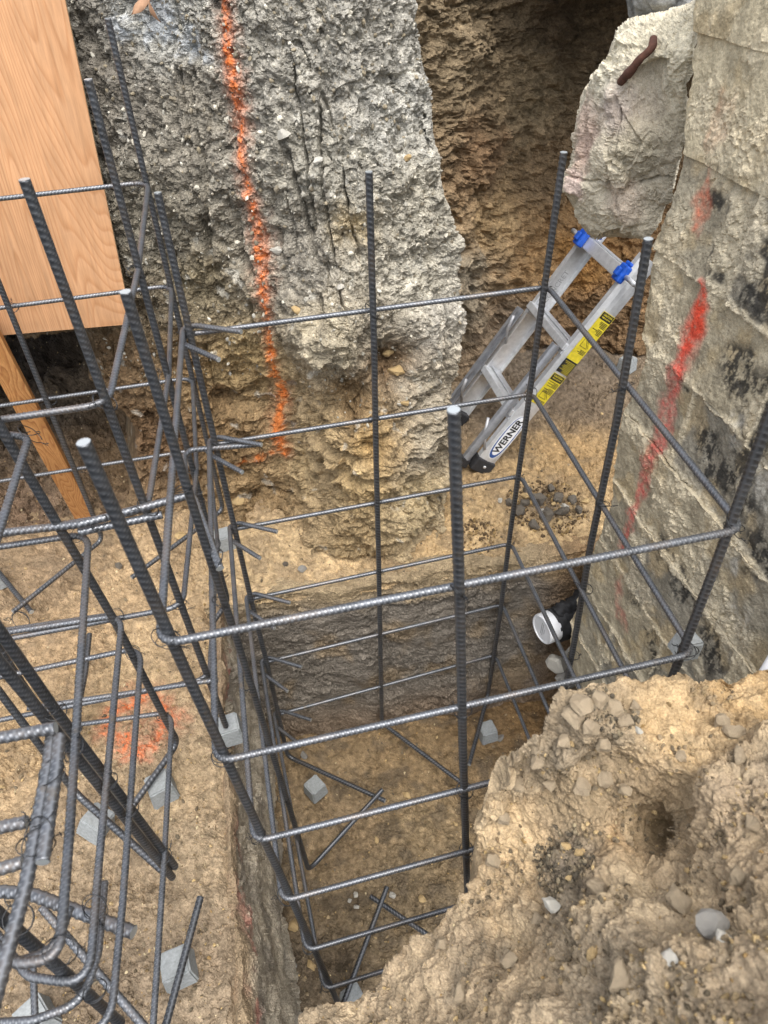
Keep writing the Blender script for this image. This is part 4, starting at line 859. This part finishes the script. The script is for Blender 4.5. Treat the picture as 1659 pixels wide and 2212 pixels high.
# ------------------------------------------------------------------ plywood and stake
pb_r = ony(285, 700, 2.10); pb_l = ony(-60, 730, 2.10); pt_r = ony(138, -20, 2.30)
ux = pb_l-pb_r; ux = V(-1, 0, ux[2]/ux[0]*-1); ux /= np.linalg.norm(ux)
uz = pt_r-pb_r; uz = uz-ux*(uz@ux); uz /= np.linalg.norm(uz); nn = np.cross(ux, uz); nn = nn if nn[1] > 0 else -nn
plyE = empty('plywood_sheet', pb_r, 'orange-brown plywood sheet leaning against the earth bank, knots and wavy grain', 'plywood')
ply_o = box('plywood_face', pb_r, ux*1.2, uz*1.2, nn*0.003, M_ply, plyE)
box('plywood_core', pb_r+nn*0.0032-uz*0.0, ux*1.2, uz*1.2, nn*0.013, M_plyedge, plyE)
sf = onz(190, 1128, -1.79); stp = ony(-70, 640, 2.04)
sd_ = stp-sf; sl = np.linalg.norm(sd_); sd_ /= sl; sx = np.cross(sd_, V(0, 1, 0)); sx /= np.linalg.norm(sx); sy_ = np.cross(sx, sd_)
stk = solid('wooden_stake', [v for v in boxv(sf-sx*0.034-sy_*0.012, sx*0.068, sy_*0.024, sd_*sl)], BOXF, M_stake, None, False, 0.002)
tag(stk, 'long brown wooden stake leaning on the slope below the plywood sheet', 'stake')

# ------------------------------------------------------------------ ladder
A = onz(1034, 1016, -1.775)
D = V(.60, 0.02, .80); D /= np.linalg.norm(D); Wv = V(0, 1, 0); Nn = np.cross(Wv, D); Nn = Nn/np.linalg.norm(Nn); Nn = Nn if Nn[0] < 0 else -Nn
lad = empty('ladder', A, 'folded aluminium articulated ladder with blue lock caps leaning in the recess', 'ladder')
def lbox(name, d0, d1, y0, y1, n0, n1, mat, par=lad, bev=0.003): return box(name, A+D*d0+Wv*y0+Nn*n0, D*(d1-d0), Wv*(y1-y0), Nn*(n1-n0), mat, par, bev)
Wd = 0.365
def rail(name, d0, d1, y0, n0, wd, th, side, mat):
    """C-channel rail with a bowed outer web"""
    prof = [(0, -wd/2), (-.006*side, -wd/4), (-.008*side, 0), (-.006*side, wd/4), (0, wd/2), (th*side, wd/2), (th*side, wd/2-.004), (.004*side, wd/2-.006), (.004*side, -wd/2+.006), (th*side, -wd/2+.004), (th*side, -wd/2)]
    Vv = [A+D*dd+Wv*(y0+a)+Nn*(n0+b) for dd in (d0, d1) for a, b in prof]; m = len(prof)
    F = [(i, (i+1) % m, (i+1) % m+m, i+m) for i in range(m)]+[tuple(range(m)), tuple(range(2*m-1, m-1, -1))]
    return solid(name, Vv, F, mat, lad)
rail('rail', 0.02, .955, 0, 0,  .080, .022, 1, M_alu); rail('rail', 0.02, .955, Wd, 0, .080, .022, -1, M_alu)
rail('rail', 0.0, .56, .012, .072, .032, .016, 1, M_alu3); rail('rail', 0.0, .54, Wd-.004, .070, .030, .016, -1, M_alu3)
for d0 in (.265, .57):
    st = lbox('rung', d0-.014, d0+.014, .004, Wd-.004, -.034, .052, M_alu)
    lbox('tread', d0+.0165, d0+.022, .006, Wd-.006, -.028, .010, M_alu2, lad, .001)
    for yy in (.006, Wd-.032): lbox('rung_bracket', d0-.028, d0-.0165, yy, yy+.026, -.03, .046, M_alu2, lad, .001)
lbox('rung', .845, .89, .004, Wd-.004, -.030, .030, M_alu); lbox('tread', .891, .897, .01, Wd-.01, -.024, .014, M_alu2, lad, .001)
for yy in (-.004, Wd-.04):
    lbox('lock_cap', .840, .902, yy, yy+.044, .031, .058, M_blue, lad, .006); lbox('lock_cap', .855, .885, yy+.012, yy+.032, .058, .072, M_blue, lad, .004)
    lbox('lock_cap', .902, .914, yy+.004, yy+.04, -.02, .05, M_blue, lad, .004)
for yy, s in ((-.010, -1), (Wd+.01, 1)):
    c = A+D*.87+Wv*yy+Nn*.040; v, f, _ = sweep_arrays([c, c+Wv*s*.06], .0085, 12); mk('lock_pin', v, f, M_alu2, lad)
foot = lbox('foot', -.005, .055, -.013, .034, -.044, .046, M_rubber, lad, .006); lbox('foot', -.02, .02, .004, .036, .052, .102, M_rubber, lad, .005)
lbox('foot', -.005, .055, Wd-.034, Wd+.013, -.044, .046, M_rubber, lad, .006)
v, f, _ = sweep_arrays([A+D*.03+Wv*-.014, A+D*.03+Wv*-.019], .006, 10); mk('rivet', v, f, M_alu, lad)
for p0, p1 in (((.09, .002, .04), (.20, .03, .10)), ((.40, Wd-.03, .04), (.51, Wd-.05, .10)), ((.10, Wd-.03, .04), (.20, Wd-.05, .10))):
    a = A+D*p0[0]+Wv*p0[1]+Nn*p0[2]; b = A+D*p1[0]+Wv*p1[1]+Nn*p1[2]; v, f, _ = sweep_arrays([a, (a+b)/2+Nn*.01, b], .006, 8); mk('brace', v, f, M_alu2, lad)
# labels lie on the outer web of the near rail, bowed a few mm out of it
def decal(name, d0, d1, n0, n1, mat, lift, par=lad): return box(name, A+D*d0+Nn*n0+Wv*(-.0082-lift), D*(d1-d0), Nn*(n1-n0), Wv*-.0005, mat, par)
def textmesh(txt, size, mat, origin, ex, ey, par, name='lettering', bold=0.0):
    cu = bpy.data.curves.new('t', 'FONT'); cu.body = txt; cu.size = size; cu.offset = bold; cu.extrude = 0.0; cu.resolution_u = 3; cu.align_x = 'CENTER'; cu.align_y = 'CENTER'
    to = bpy.data.objects.new('t', cu); me = bpy.data.meshes.new_from_object(to); bpy.data.objects.remove(to)
    ex = ex/np.linalg.norm(ex); ey = ey/np.linalg.norm(ey); o3 = np.asarray(origin, float)+V(0, 0, HZ)-parent_origin(par)
    for vtx in me.vertices: vtx.co = Vector(o3+ex*vtx.co.x+ey*vtx.co.y)
    me.materials.clear(); me.materials.append(mat); o = bpy.data.objects.new(name, me); col.objects.link(o); o.parent = par; return o
def oval(name, dc, nc, a, b, mat, lift, par):
    th = np.linspace(0, 2*math.pi, 48, endpoint=False); pr = [(abs(math.cos(t))**.75*math.copysign(1, math.cos(t))*a, abs(math.sin(t))**.9*math.copysign(1, math.sin(t))*b) for t in th]
    Vv = [A+D*(dc+x)+Nn*(nc+y)+Wv*(-.0082-lift) for x, y in pr]+[A+D*(dc+x)+Nn*(nc+y)+Wv*(-.0079-lift) for x, y in pr]; m = len(th)
    F = [tuple(range(m)), tuple(range(2*m-1, m-1, -1))]+[(i, (i+1) % m, (i+1) % m+m, i+m) for i in range(m)]; return solid(name, Vv, F, mat, par)
lb = oval('brand_label', .175, 0, .105, .031, M_white, .0004, lad)
oval('label_border', .175, 0, .101, .028, M_navy, .0009, lb); oval('label_field', .182, 0, .093, .0235, M_white, .0014, lb)
textmesh('WERNER', .040, M_black, A+D*.182+Wv*-.0106, D, Nn, lb, bold=.0012)
for d0, d1, n0, n1 in ((.345, .48, -.036, .022), (.575, .745, -.036, .022)):
    y1 = decal('warning_label', d0, d1, n0, n1, M_yellow, .0004)
    decal('label_header', d1-.028, d1-.002, n0+.002, n1-.002, M_black, .001, y1)
    textmesh('CAUTION', .0095, M_yellow, A+D*(d1-.010)+Nn*(n0+n1)/2+Wv*-.0098, -Nn, D, y1, bold=.0003); textmesh('PRECAUCIÓN', .0065, M_yellow, A+D*(d1-.020)+Nn*(n0+n1)/2+Wv*-.0098, -Nn, D, y1, bold=.0002)
    for k in range(11):
        dd = d1-.034-k*.0046; wv = random.uniform(.018, .05)
        if k in (5,): continue
        decal('print_line', dd-.0022, dd, n0+.004, n0+.004+wv, M_black, .001, y1)
    # pictogram of a leaning ladder
    c0 = A+D*(d0+.03)+Nn*(n0+.012)+Wv*-.0098
    for a, b in (((0, 0), (.035, .030)), ((.004, -.004), (.039, .026)), ((.0, .034), (.036, .034)), ((.0, .0), (.0, .034))):
        v, f, _ = sweep_arrays([c0+D*a[0]+Nn*a[1], c0+D*b[0]+Nn*b[1]], .0008, 4); mk('pictogram', v, f, M_black, y1)
    for k in range(4): dd = d0+.004+k*.0045; decal('print_line', dd, dd+.0022, n0+.004, n0+.004+random.uniform(.02, .045), M_black, .001, y1)
k1 = decal('warning_label', .488, .545, -.036, .022, M_black, .0004)
for k in range(9): dd = .491+k*.0056; decal('print_line', dd, dd+.0016, -.032, -.032+random.uniform(.03, .05), M_yellow, .001, k1)
y2 = decal('warning_label', .5455, .5745, -.036, .022, M_yellow, .0004)
rl = lbox('rung_label', .2485, .2488, .16, .23, -.012, .012, M_white, lad, 0); lbox('label_mark', .2480, .2483, .21, .225, -.008, .008, M_red, rl, 0)
textmesh('CONCRET', .030, M_pvcg, A+D*.68+Wv*(Wd-.0315)+Nn*.012, D, Nn, lad)

# ------------------------------------------------------------------ capped pipe
pc = ony(1170, 1360, 1.46)
pa = V(.93, .22, -.04); pa /= np.linalg.norm(pa)
pipe = empty('capped_pipe', pc, 'white capped plastic drain pipe wrapped in black sheet poking from the pit corner', 'pipe')
def lathe(name, prof, org, ax, mat, par, n=40):
    e1 = np.cross(ax, V(0, 0, 1)); e1 /= np.linalg.norm(e1); e2 = np.cross(ax, e1); th = np.linspace(0, 2*math.pi, n, endpoint=False)
    Vv = np.concatenate([[org+ax*a+r*(math.cos(t)*e1+math.sin(t)*e2) for t in th] for a, r in prof]); m = len(prof); idx = np.arange(m*n).reshape(m, n); nx = np.roll(idx, -1, 1)
    F = np.stack([idx[:-1], nx[:-1], nx[1:], idx[1:]], -1).reshape(-1, 4)[:, ::-1]; return mk(name, Vv, F, mat, par)
for nm, pr in (('cap_face', [(.002, .0005), (.002, .0475)]), ('cap_rim', [(.002, .0475), (-.001, .0485)]), ('cap_rim', [(-.001, .0485), (-.001, .053)]), ('cap_rim', [(-.001, .053), (.0015, .0555), (.006, .0565)]), ('cap_side', [(.006, .0565), (.048, .0565)])): lathe(nm, pr, pc, pa, M_pvc, pipe)
e1 = np.cross(pa, V(0, 0, 1)); e1 /= np.linalg.norm(e1); e2 = np.cross(pa, e1)
for k in (-1, 1): box('cap_print', pc+pa*.0013+e1*(k*.004-.0015)+e2*-.03, e1*.0028, e2*.055, pa*.0006, M_pvcg, pipe)
box('cap_print', pc+pa*.0013+e1*.012+e2*-.012, e1*.002, e2*.024, pa*.0006, M_pvcg, pipe)
lathe('pipe_body', [(.03, .051), (.30, .051)], pc, pa, M_pvc, pipe)
wr = [(pc+pa*t+V(0, 0, .0)) for t in np.linspace(.042, .32, 12)]
Vv, F, _ = sweep_arrays(wr, .056, 40, .006); h = 0.016*fbm(Vv, .06, 3, .6, 2)+0.008*np.abs(fbm(Vv, .02, 3, .6, 7)); ctr = pc+((Vv-pc)@pa)[:, None]*pa; dn = Vv-ctr; L = np.linalg.norm(dn, axis=1)[:, None]; Vv = ctr+dn*(1+(h[:, None]+.004)/np.maximum(L, .01)); mk('wrap', Vv, F, M_wrap, pipe)
lumpy('wrap', [pc+pa*.06+V(0, .0, .045), pc+pa*.14+V(0, 0, .075), pc+pa*.26+V(0, 0, .07)], .03, M_wrap, pipe, (30, 30, 30), 2.2)
wp = onz(1668, 1452, -1.06); wpd = V(.75, .55, .05); wpd /= np.linalg.norm(wpd)
v, f, _ = sweep_arrays([wp-wpd*.08+V(0, 0, -.012), wp+wpd*.3+V(0, 0, .0)], .019, 24); tag(mk('white_pipe', v, f, M_pvc), 'white plastic pipe half buried in the crest of the spoil heap', 'pipe')

# ------------------------------------------------------------------ rubble and stones
def stone_mesh(seed, sub=1, squash=(1, .8, .6), sharp=.28):
    import bmesh
    r = np.random.default_rng(seed); bm = bmesh.new(); bmesh.ops.create_icosphere(bm, subdivisions=sub, radius=1.0)
    pl = [(lambda n: n/np.linalg.norm(n))(r.normal(size=3)) for _ in range(11)]
    for vtx in bm.verts:
        p = np.array(vtx.co)
        for n in pl:
            q = p@n
            if q > .56: p = p-n*(q-.56)*.97
        p = p*(1+r.uniform(-sharp, sharp)*.35)*np.array(squash); vtx.co = Vector(p)
    Vv = np.array([tuple(x.co) for x in bm.verts]); F = np.array([[q.index for q in f_.verts] for f_ in bm.faces]); bm.free(); return Vv, F
SM = {k: [] for k in M_stone}
for kind in M_stone:
    for s in range(4):
        Vv, F = stone_mesh(hash(kind) % 97+s if False else {'pale': 10, 'grey': 30, 'dark': 50, 'ochre': 70}[kind]+s, 2 if kind != 'dark' else 2, (1, .8, .6) if kind != 'dark' else (1, .9, .75), .28 if kind != 'dark' else .5)
        me = mesh_np('stone', Vv, F, False); me.materials.append(M_stone[kind]); SM[kind].append(me)
def pick(name, px, py):
    Pd, nf, q, df = SURF[name]; pr = pj(Pd); d = (pr[:, 0]-px)**2+(pr[:, 1]-py)**2; dep = np.linalg.norm(Pd, axis=1); i = np.argmin(d+(dep*4)**2); return Pd[i], nf[i]
def stone(surf, px, py, size, kind, label, group=None, name='stone', cat='stone', sink=.35, rot=None):
    p, n = pick(surf, px, py); o = bpy.data.objects.new(name, random.choice(SM[kind])); col.objects.link(o); c = p+n*size*(.6-sink)
    o.location = (c[0], c[1], c[2]+HZ); o.scale = (size,)*3; o.rotation_euler = rot or (random.uniform(-.4, .4), random.uniform(-.4, .4), random.uniform(0, 6)); return tag(o, label, cat, group)
stone('spoil_heap', 1198, 1958, .020, 'pale', 'pale grey angular stone half sunk in the spoil heap')
stone('spoil_heap', 1230, 1830, .012, 'ochre', 'ochre pebbles in the dark rubble patch on the spoil heap', 'ochre pebbles on the spoil heap'); stone('spoil_heap', 1255, 1842, .013, 'ochre', 'ochre pebbles in the dark rubble patch on the spoil heap', 'ochre pebbles on the spoil heap'); stone('spoil_heap', 1235, 1898, .010, 'ochre', 'ochre pebbles in the dark rubble patch on the spoil heap', 'ochre pebbles on the spoil heap')
stone('spoil_heap', 1550, 2010, .022, 'grey', 'rounded grey stone resting on the sandy near slope of the spoil heap'); stone('spoil_heap', 1575, 2035, .012, 'pale', 'small white stone beside the rounded grey stone on the heap')
stone('spoil_heap', 1450, 2075, .014, 'pale', 'flat pale pebble low on the spoil heap'); stone('spoil_heap', 1285, 2065, .013, 'ochre', 'single ochre pebble on the grey-brown part of the spoil heap'); stone('spoil_heap', 1378, 1578, .010, 'pale', 'pale chip on the grey clods at the heap crest')
stone('bench_floor', 510, 1092, .055, 'ochre', 'large ochre rock at the foot of the earth bank behind the bars', sink=.2); stone('bench_floor', 387, 1160, .032, 'ochre', 'flat ochre rock on the bench between the rebar bars'); stone('bench_floor', 258, 1226, .020, 'dark', 'small brown clod alone on smooth sand under the rebar cage', name='soil_clod', cat='clod')
for a, b, s in ((1165, 1085, .034), (1122, 1110, .028), (1180, 1120, .036), (1140, 1065, .026), (1205, 1080, .026), (1235, 1085, .024), (1215, 1110, .028), (1100, 1090, .02), (1250, 1105, .022), (1150, 1140, .025), (1190, 1060, .022), (1132, 1092, .024)): stone('bench_floor', a, b, s*1.15, 'dark', 'dark soil clod in the heap of rubble on the bench at the pit edge', 'dark clods heaped at the pit edge', 'soil_clod', 'clod', .1)
for a, b, s, k in ((1140, 1072, .034, 'ochre'), (1220, 1095, .020, 'pale'), (1196, 1090, .018, 'ochre'), (1240, 1070, .018, 'ochre'), (1265, 1085, .022, 'ochre'), (1170, 1105, .016, 'pale'), (1210, 1130, .016, 'ochre'), (1110, 1070, .018, 'ochre'), (1080, 1085, .016, 'pale'), (1060, 1095, .014, 'ochre')): stone('bench_floor', a, b, s, k, 'pale or ochre stone among the dark clods at the pit edge', 'stones among the dark clods')
stone('bench_floor', 618, 1222, .016, 'dark', 'brown clod on the smooth sand left of the buttress', name='soil_clod', cat='clod'); stone('bench_floor', 655, 1230, .018, 'grey', 'grey clod on the smooth sand left of the buttress', cat='clod', name='soil_clod')
for a, b, s, k, l in ((910, 1940, .020, 'ochre', 'rusty ochre stone on the pit floor'), (850, 1935, .016, 'pale', 'white angular stone on the pit floor'), (815, 1815, .018, 'ochre', 'tan stone in the middle of the pit floor'), (770, 1935, .014, 'pale', 'pale pebbles clustered on the pit floor'), (755, 1945, .012, 'pale', 'pale pebbles clustered on the pit floor'), (772, 1960, .013, 'pale', 'pale pebbles clustered on the pit floor'), (632, 2085, .018, 'grey', 'grey stone beside the pit side wall'), (630, 2115, .018, 'grey', 'grey stone beside the pit side wall'), (632, 2000, .03, 'ochre', 'long ochre stone lying against the pit side wall'), (670, 2085, .022, 'ochre', 'ochre lump on the pit floor near the side wall'), (1082, 1595, .022, 'grey', 'rounded grey stone beside the spacer block at the back wall'), (658, 1632, .022, 'grey', 'oval grey stone near the pit back wall'), (880, 1720, .022, 'ochre', 'brown stone beside the crossed hook bars'), (985, 1780, .014, 'ochre', 'small tan stone on the open pit floor')):
    stone('pit_floor', a, b, s, k, l, 'pale pebbles on the pit floor' if 'clustered' in l else ('grey stones beside the pit side wall' if 'beside the pit side' in l else None))
for a, b, s, k, l in ((600, 540, .026, 'pale', 'flat pale stone jutting from the earth face beside the orange line'), (685, 350, .018, 'pale', 'pale chip in the grey crumbly earth face, small and flat'), (612, 290, .024, 'pale', 'rounded pale stone bedded in the upper grey earth face'), (880, 340, .016, 'ochre', 'reddish stone near the right edge of the earth face'), (760, 300, .014, 'pale', 'small pale shell-like chip in the earth face'), (840, 760, .030, 'ochre', 'ochre rock fragment lodged in the hollow of the buttress'), (855, 800, .034, 'ochre', 'larger ochre rock lodged in the hollow of the buttress'), (875, 870, .020, 'ochre', 'ochre lump under the hollow of the buttress'), (645, 670, .022, 'ochre', 'small ochre rock at the left edge of the buttress'), (735, 620, .018, 'pale', 'pale stone in the lower grey face above the buttress')): stone('earth_wall', a, b, s, k, l, sink=.45)
for px_, py_, Y_, s_, k_, l_ in ((1200, 1432, 1.40, .058, 'pale', 'broken pale concrete lump below the capped pipe'), (1226, 1468, 1.34, .058, 'grey', 'broken grey concrete lump against the block wall foot'), (1248, 1410, 1.42, .06, 'pale', 'flat concrete slab piece behind the broken lumps by the pipe')):
    c = ony(px_, py_, Y_); o = bpy.data.objects.new('rubble', SM[k_][1]); col.objects.link(o); o.location = (c[0], c[1], c[2]+HZ); o.scale = (s_*1.2, s_, s_*1.3); o.rotation_euler = (.3, .5, px_); tag(o, l_, 'rubble')
M_stone['tan'] = plain('tan_clod', (0.36, 0.285, 0.19), 0.97, noise=0.3, nscale=140, bump=0.9)
SM['tan'] = []
for sd in range(5):
    Vv, F = stone_mesh(90+sd, 3, (1, .85, .7), .1); Vv = Vv*(1+.16*fbm(Vv+sd*3.1, .7, 3, .6)+.10*facet(Vv+sd*2.3, .45, 3))[:, None]
    me = mesh_np('soil_clod', Vv, F, False); me.materials.append(M_stone['tan']); SM['tan'].append(me)
for a, b, sz in ((1240, 1545, .022), (1262, 1528, .026), (1290, 1512, .020), (1318, 1535, .024), (1275, 1570, .019), (1340, 1560, .016), (1225, 1600, .018), (1370, 1530, .014), (1300, 1600, .017), (1160, 1640, .02), (1190, 1690, .016), (1120, 1690, .018), (1260, 1690, .02), (1310, 1680, .017), (1350, 1700, .015), (1560, 1560, .018), (1600, 1640, .016), (1585, 1590, .02), (1470, 1640, .013), (1090, 1760, .016), (1070, 1850, .02), (960, 2040, .018), (1290, 1920, .02), (1170, 1990, .017), (1110, 2080, .02), (1350, 2120, .022), (1480, 1960, .02), (1600, 1900, .018), (1630, 1780, .016), (1000, 2150, .018)):
    stone('spoil_heap', a, b, sz, 'tan', 'tan crumbly soil clod loose on the sandy surface of the spoil heap', 'soil clods on the spoil heap', 'soil_clod', 'clod', .3)
def scatter(name, label, cat, surfs, kinds, n, smin, smax, cond=None, sub=0, seat=.15):
    """fine gravel: thousands of tiny stones joined into one object"""
    base = [stone_mesh(200+s, sub) for s in range(5)]; Vs, Fs, Cs, n0 = [], [], [], 0
    for sname, frac in surfs:
        Pd, nf, q, df = SURF[sname]; ok = np.where(df == 0)[0]
        if cond: ok = ok[cond(Pd[ok])]
        ids = rng.choice(ok, int(n*frac))
        for i in ids:
            Vv, F = base[rng.integers(5)]; s = smin*(smax/smin)**(rng.random()**2.2); a = rng.random(3)*6.28
            R = np.array(Euler(tuple(a)).to_matrix()); Vs.append((Vv*s)@R.T+Pd[i]+nf[i]*s*seat); Fs.append(F+n0); n0 += len(Vv)
            c = s2l(kinds[rng.integers(len(kinds))])*rng.uniform(.75, 1.2); Cs.append(np.tile(c, (len(Vv), 1)))
    o = mk(name, np.concatenate(Vs), np.concatenate(Fs), M_conc, None, False, np.clip(np.concatenate(Cs), 0, .9)); return tag(o, label, cat, None, 'stuff')
TAN = [(176, 152, 108), (150, 124, 84), (124, 106, 82), (104, 92, 74), (186, 170, 136), (132, 112, 82)]
GRY = [(176, 172, 160), (150, 146, 134), (128, 120, 104), (196, 190, 174), (140, 130, 110)]
scatter('gravel', 'fine tan gravel and soil crumbs strewn over bench, pit floor and heap', 'gravel', (('bench_floor', .54), ('pit_floor', .25), ('spoil_heap', .04), ('hollow_slope', .17)), TAN, 10000, .0018, .0080)
scatter('soil_crumbs', 'grey stone chips and crumbs bedded in the crumbly earth face', 'gravel', (('earth_wall', 1.0),), GRY, 4200, .0025, .013, lambda P: P[:, 2] > -1.25)
scatter('clod_rubble', 'dark soil crumbs around the rubble heap at the pit edge', 'gravel', (('bench_floor', 1.0),), [(96, 80, 60), (112, 94, 70), (150, 126, 86), (84, 70, 54)], 700, .005, .016, lambda P: (((P-onz(1180, 1095, -1.78))**2).sum(1) < .15**2) | (((P-onz(1030, 1160, -1.78))**2).sum(1) < .08**2))

def SURFP(x, y): return Mbase(np.array([float(x)]), np.array([float(y)]))[0]
def clump(off, lo=.12): return lambda P: fbm(P, .10, 3, .6, off) > lo
SOIL = [(150, 132, 102), (126, 112, 90), (112, 100, 82), (166, 144, 106), (138, 122, 98), (100, 90, 74)]
scatter('heap_crumbs', 'grey-brown soil crumbs and small clods lying over the spoil heap', 'soil crumbs', (('spoil_heap', 1.0),), SOIL, 2600, .0014, .0095, clump(77, .18), 1, .3)
scatter('dark_crumbs', 'dark grey soil crumbs in the rubble patch on the spoil heap', 'soil crumbs', (('spoil_heap', 1.0),), [(92, 84, 70), (112, 102, 86), (76, 70, 60), (132, 120, 98)], 900, .0018, .0095, lambda P: (((P-SURFP(1215, 1870))**2).sum(1) < (.055*(1+.5*fbm(P, .05, 2)))**2) | (((P-SURFP(1300, 1530))**2).sum(1) < (.05*(1+.6*fbm(P, .05, 2)))**2), 1, .3)
scatter('floor_crumbs', 'brown soil crumbs lying in patches on the bench and pit floor', 'soil crumbs', (('bench_floor', .65), ('pit_floor', .35)), SOIL, 3200, .0025, .012, clump(50, .1), 0, .25)
# ------------------------------------------------------------------ dry leaves at the top of the bank
def leaf(px, py, L, ang, label):
    p, n = pick('earth_wall', px, py); e = V(math.cos(ang), 0.0, math.sin(ang)); f2 = np.cross(n, e); f2 /= np.linalg.norm(f2); Vv, F = [], []; m = 10
    for i in range(m+1):
        t = i/m; wd = L*.17*math.sin(math.pi*t)**1.3*(1-.3*t)+.0003; c = p+n*(.012+.008*math.sin(t*3))+e*L*(t-.5)
        Vv += [c-f2*wd+n*.004, c, c+f2*wd+n*.004]
    for i in range(m): F += [(3*i, 3*i+1, 3*i+4, 3*i+3), (3*i+1, 3*i+2, 3*i+5, 3*i+4)]
    o = solid('dry_leaf', Vv, F, M_leaf, None, True); mm = o.modifiers.new('thickness', 'SOLIDIFY'); mm.thickness = .0008
    tag(o, label, 'leaf')
leaf(318, 8, .075, .5, 'curled reddish-brown dry leaf on the bank top beside the orange line'); leaf(345, 22, .05, -1.2, 'narrower dry leaf tucked under the curled leaf on the bank top')
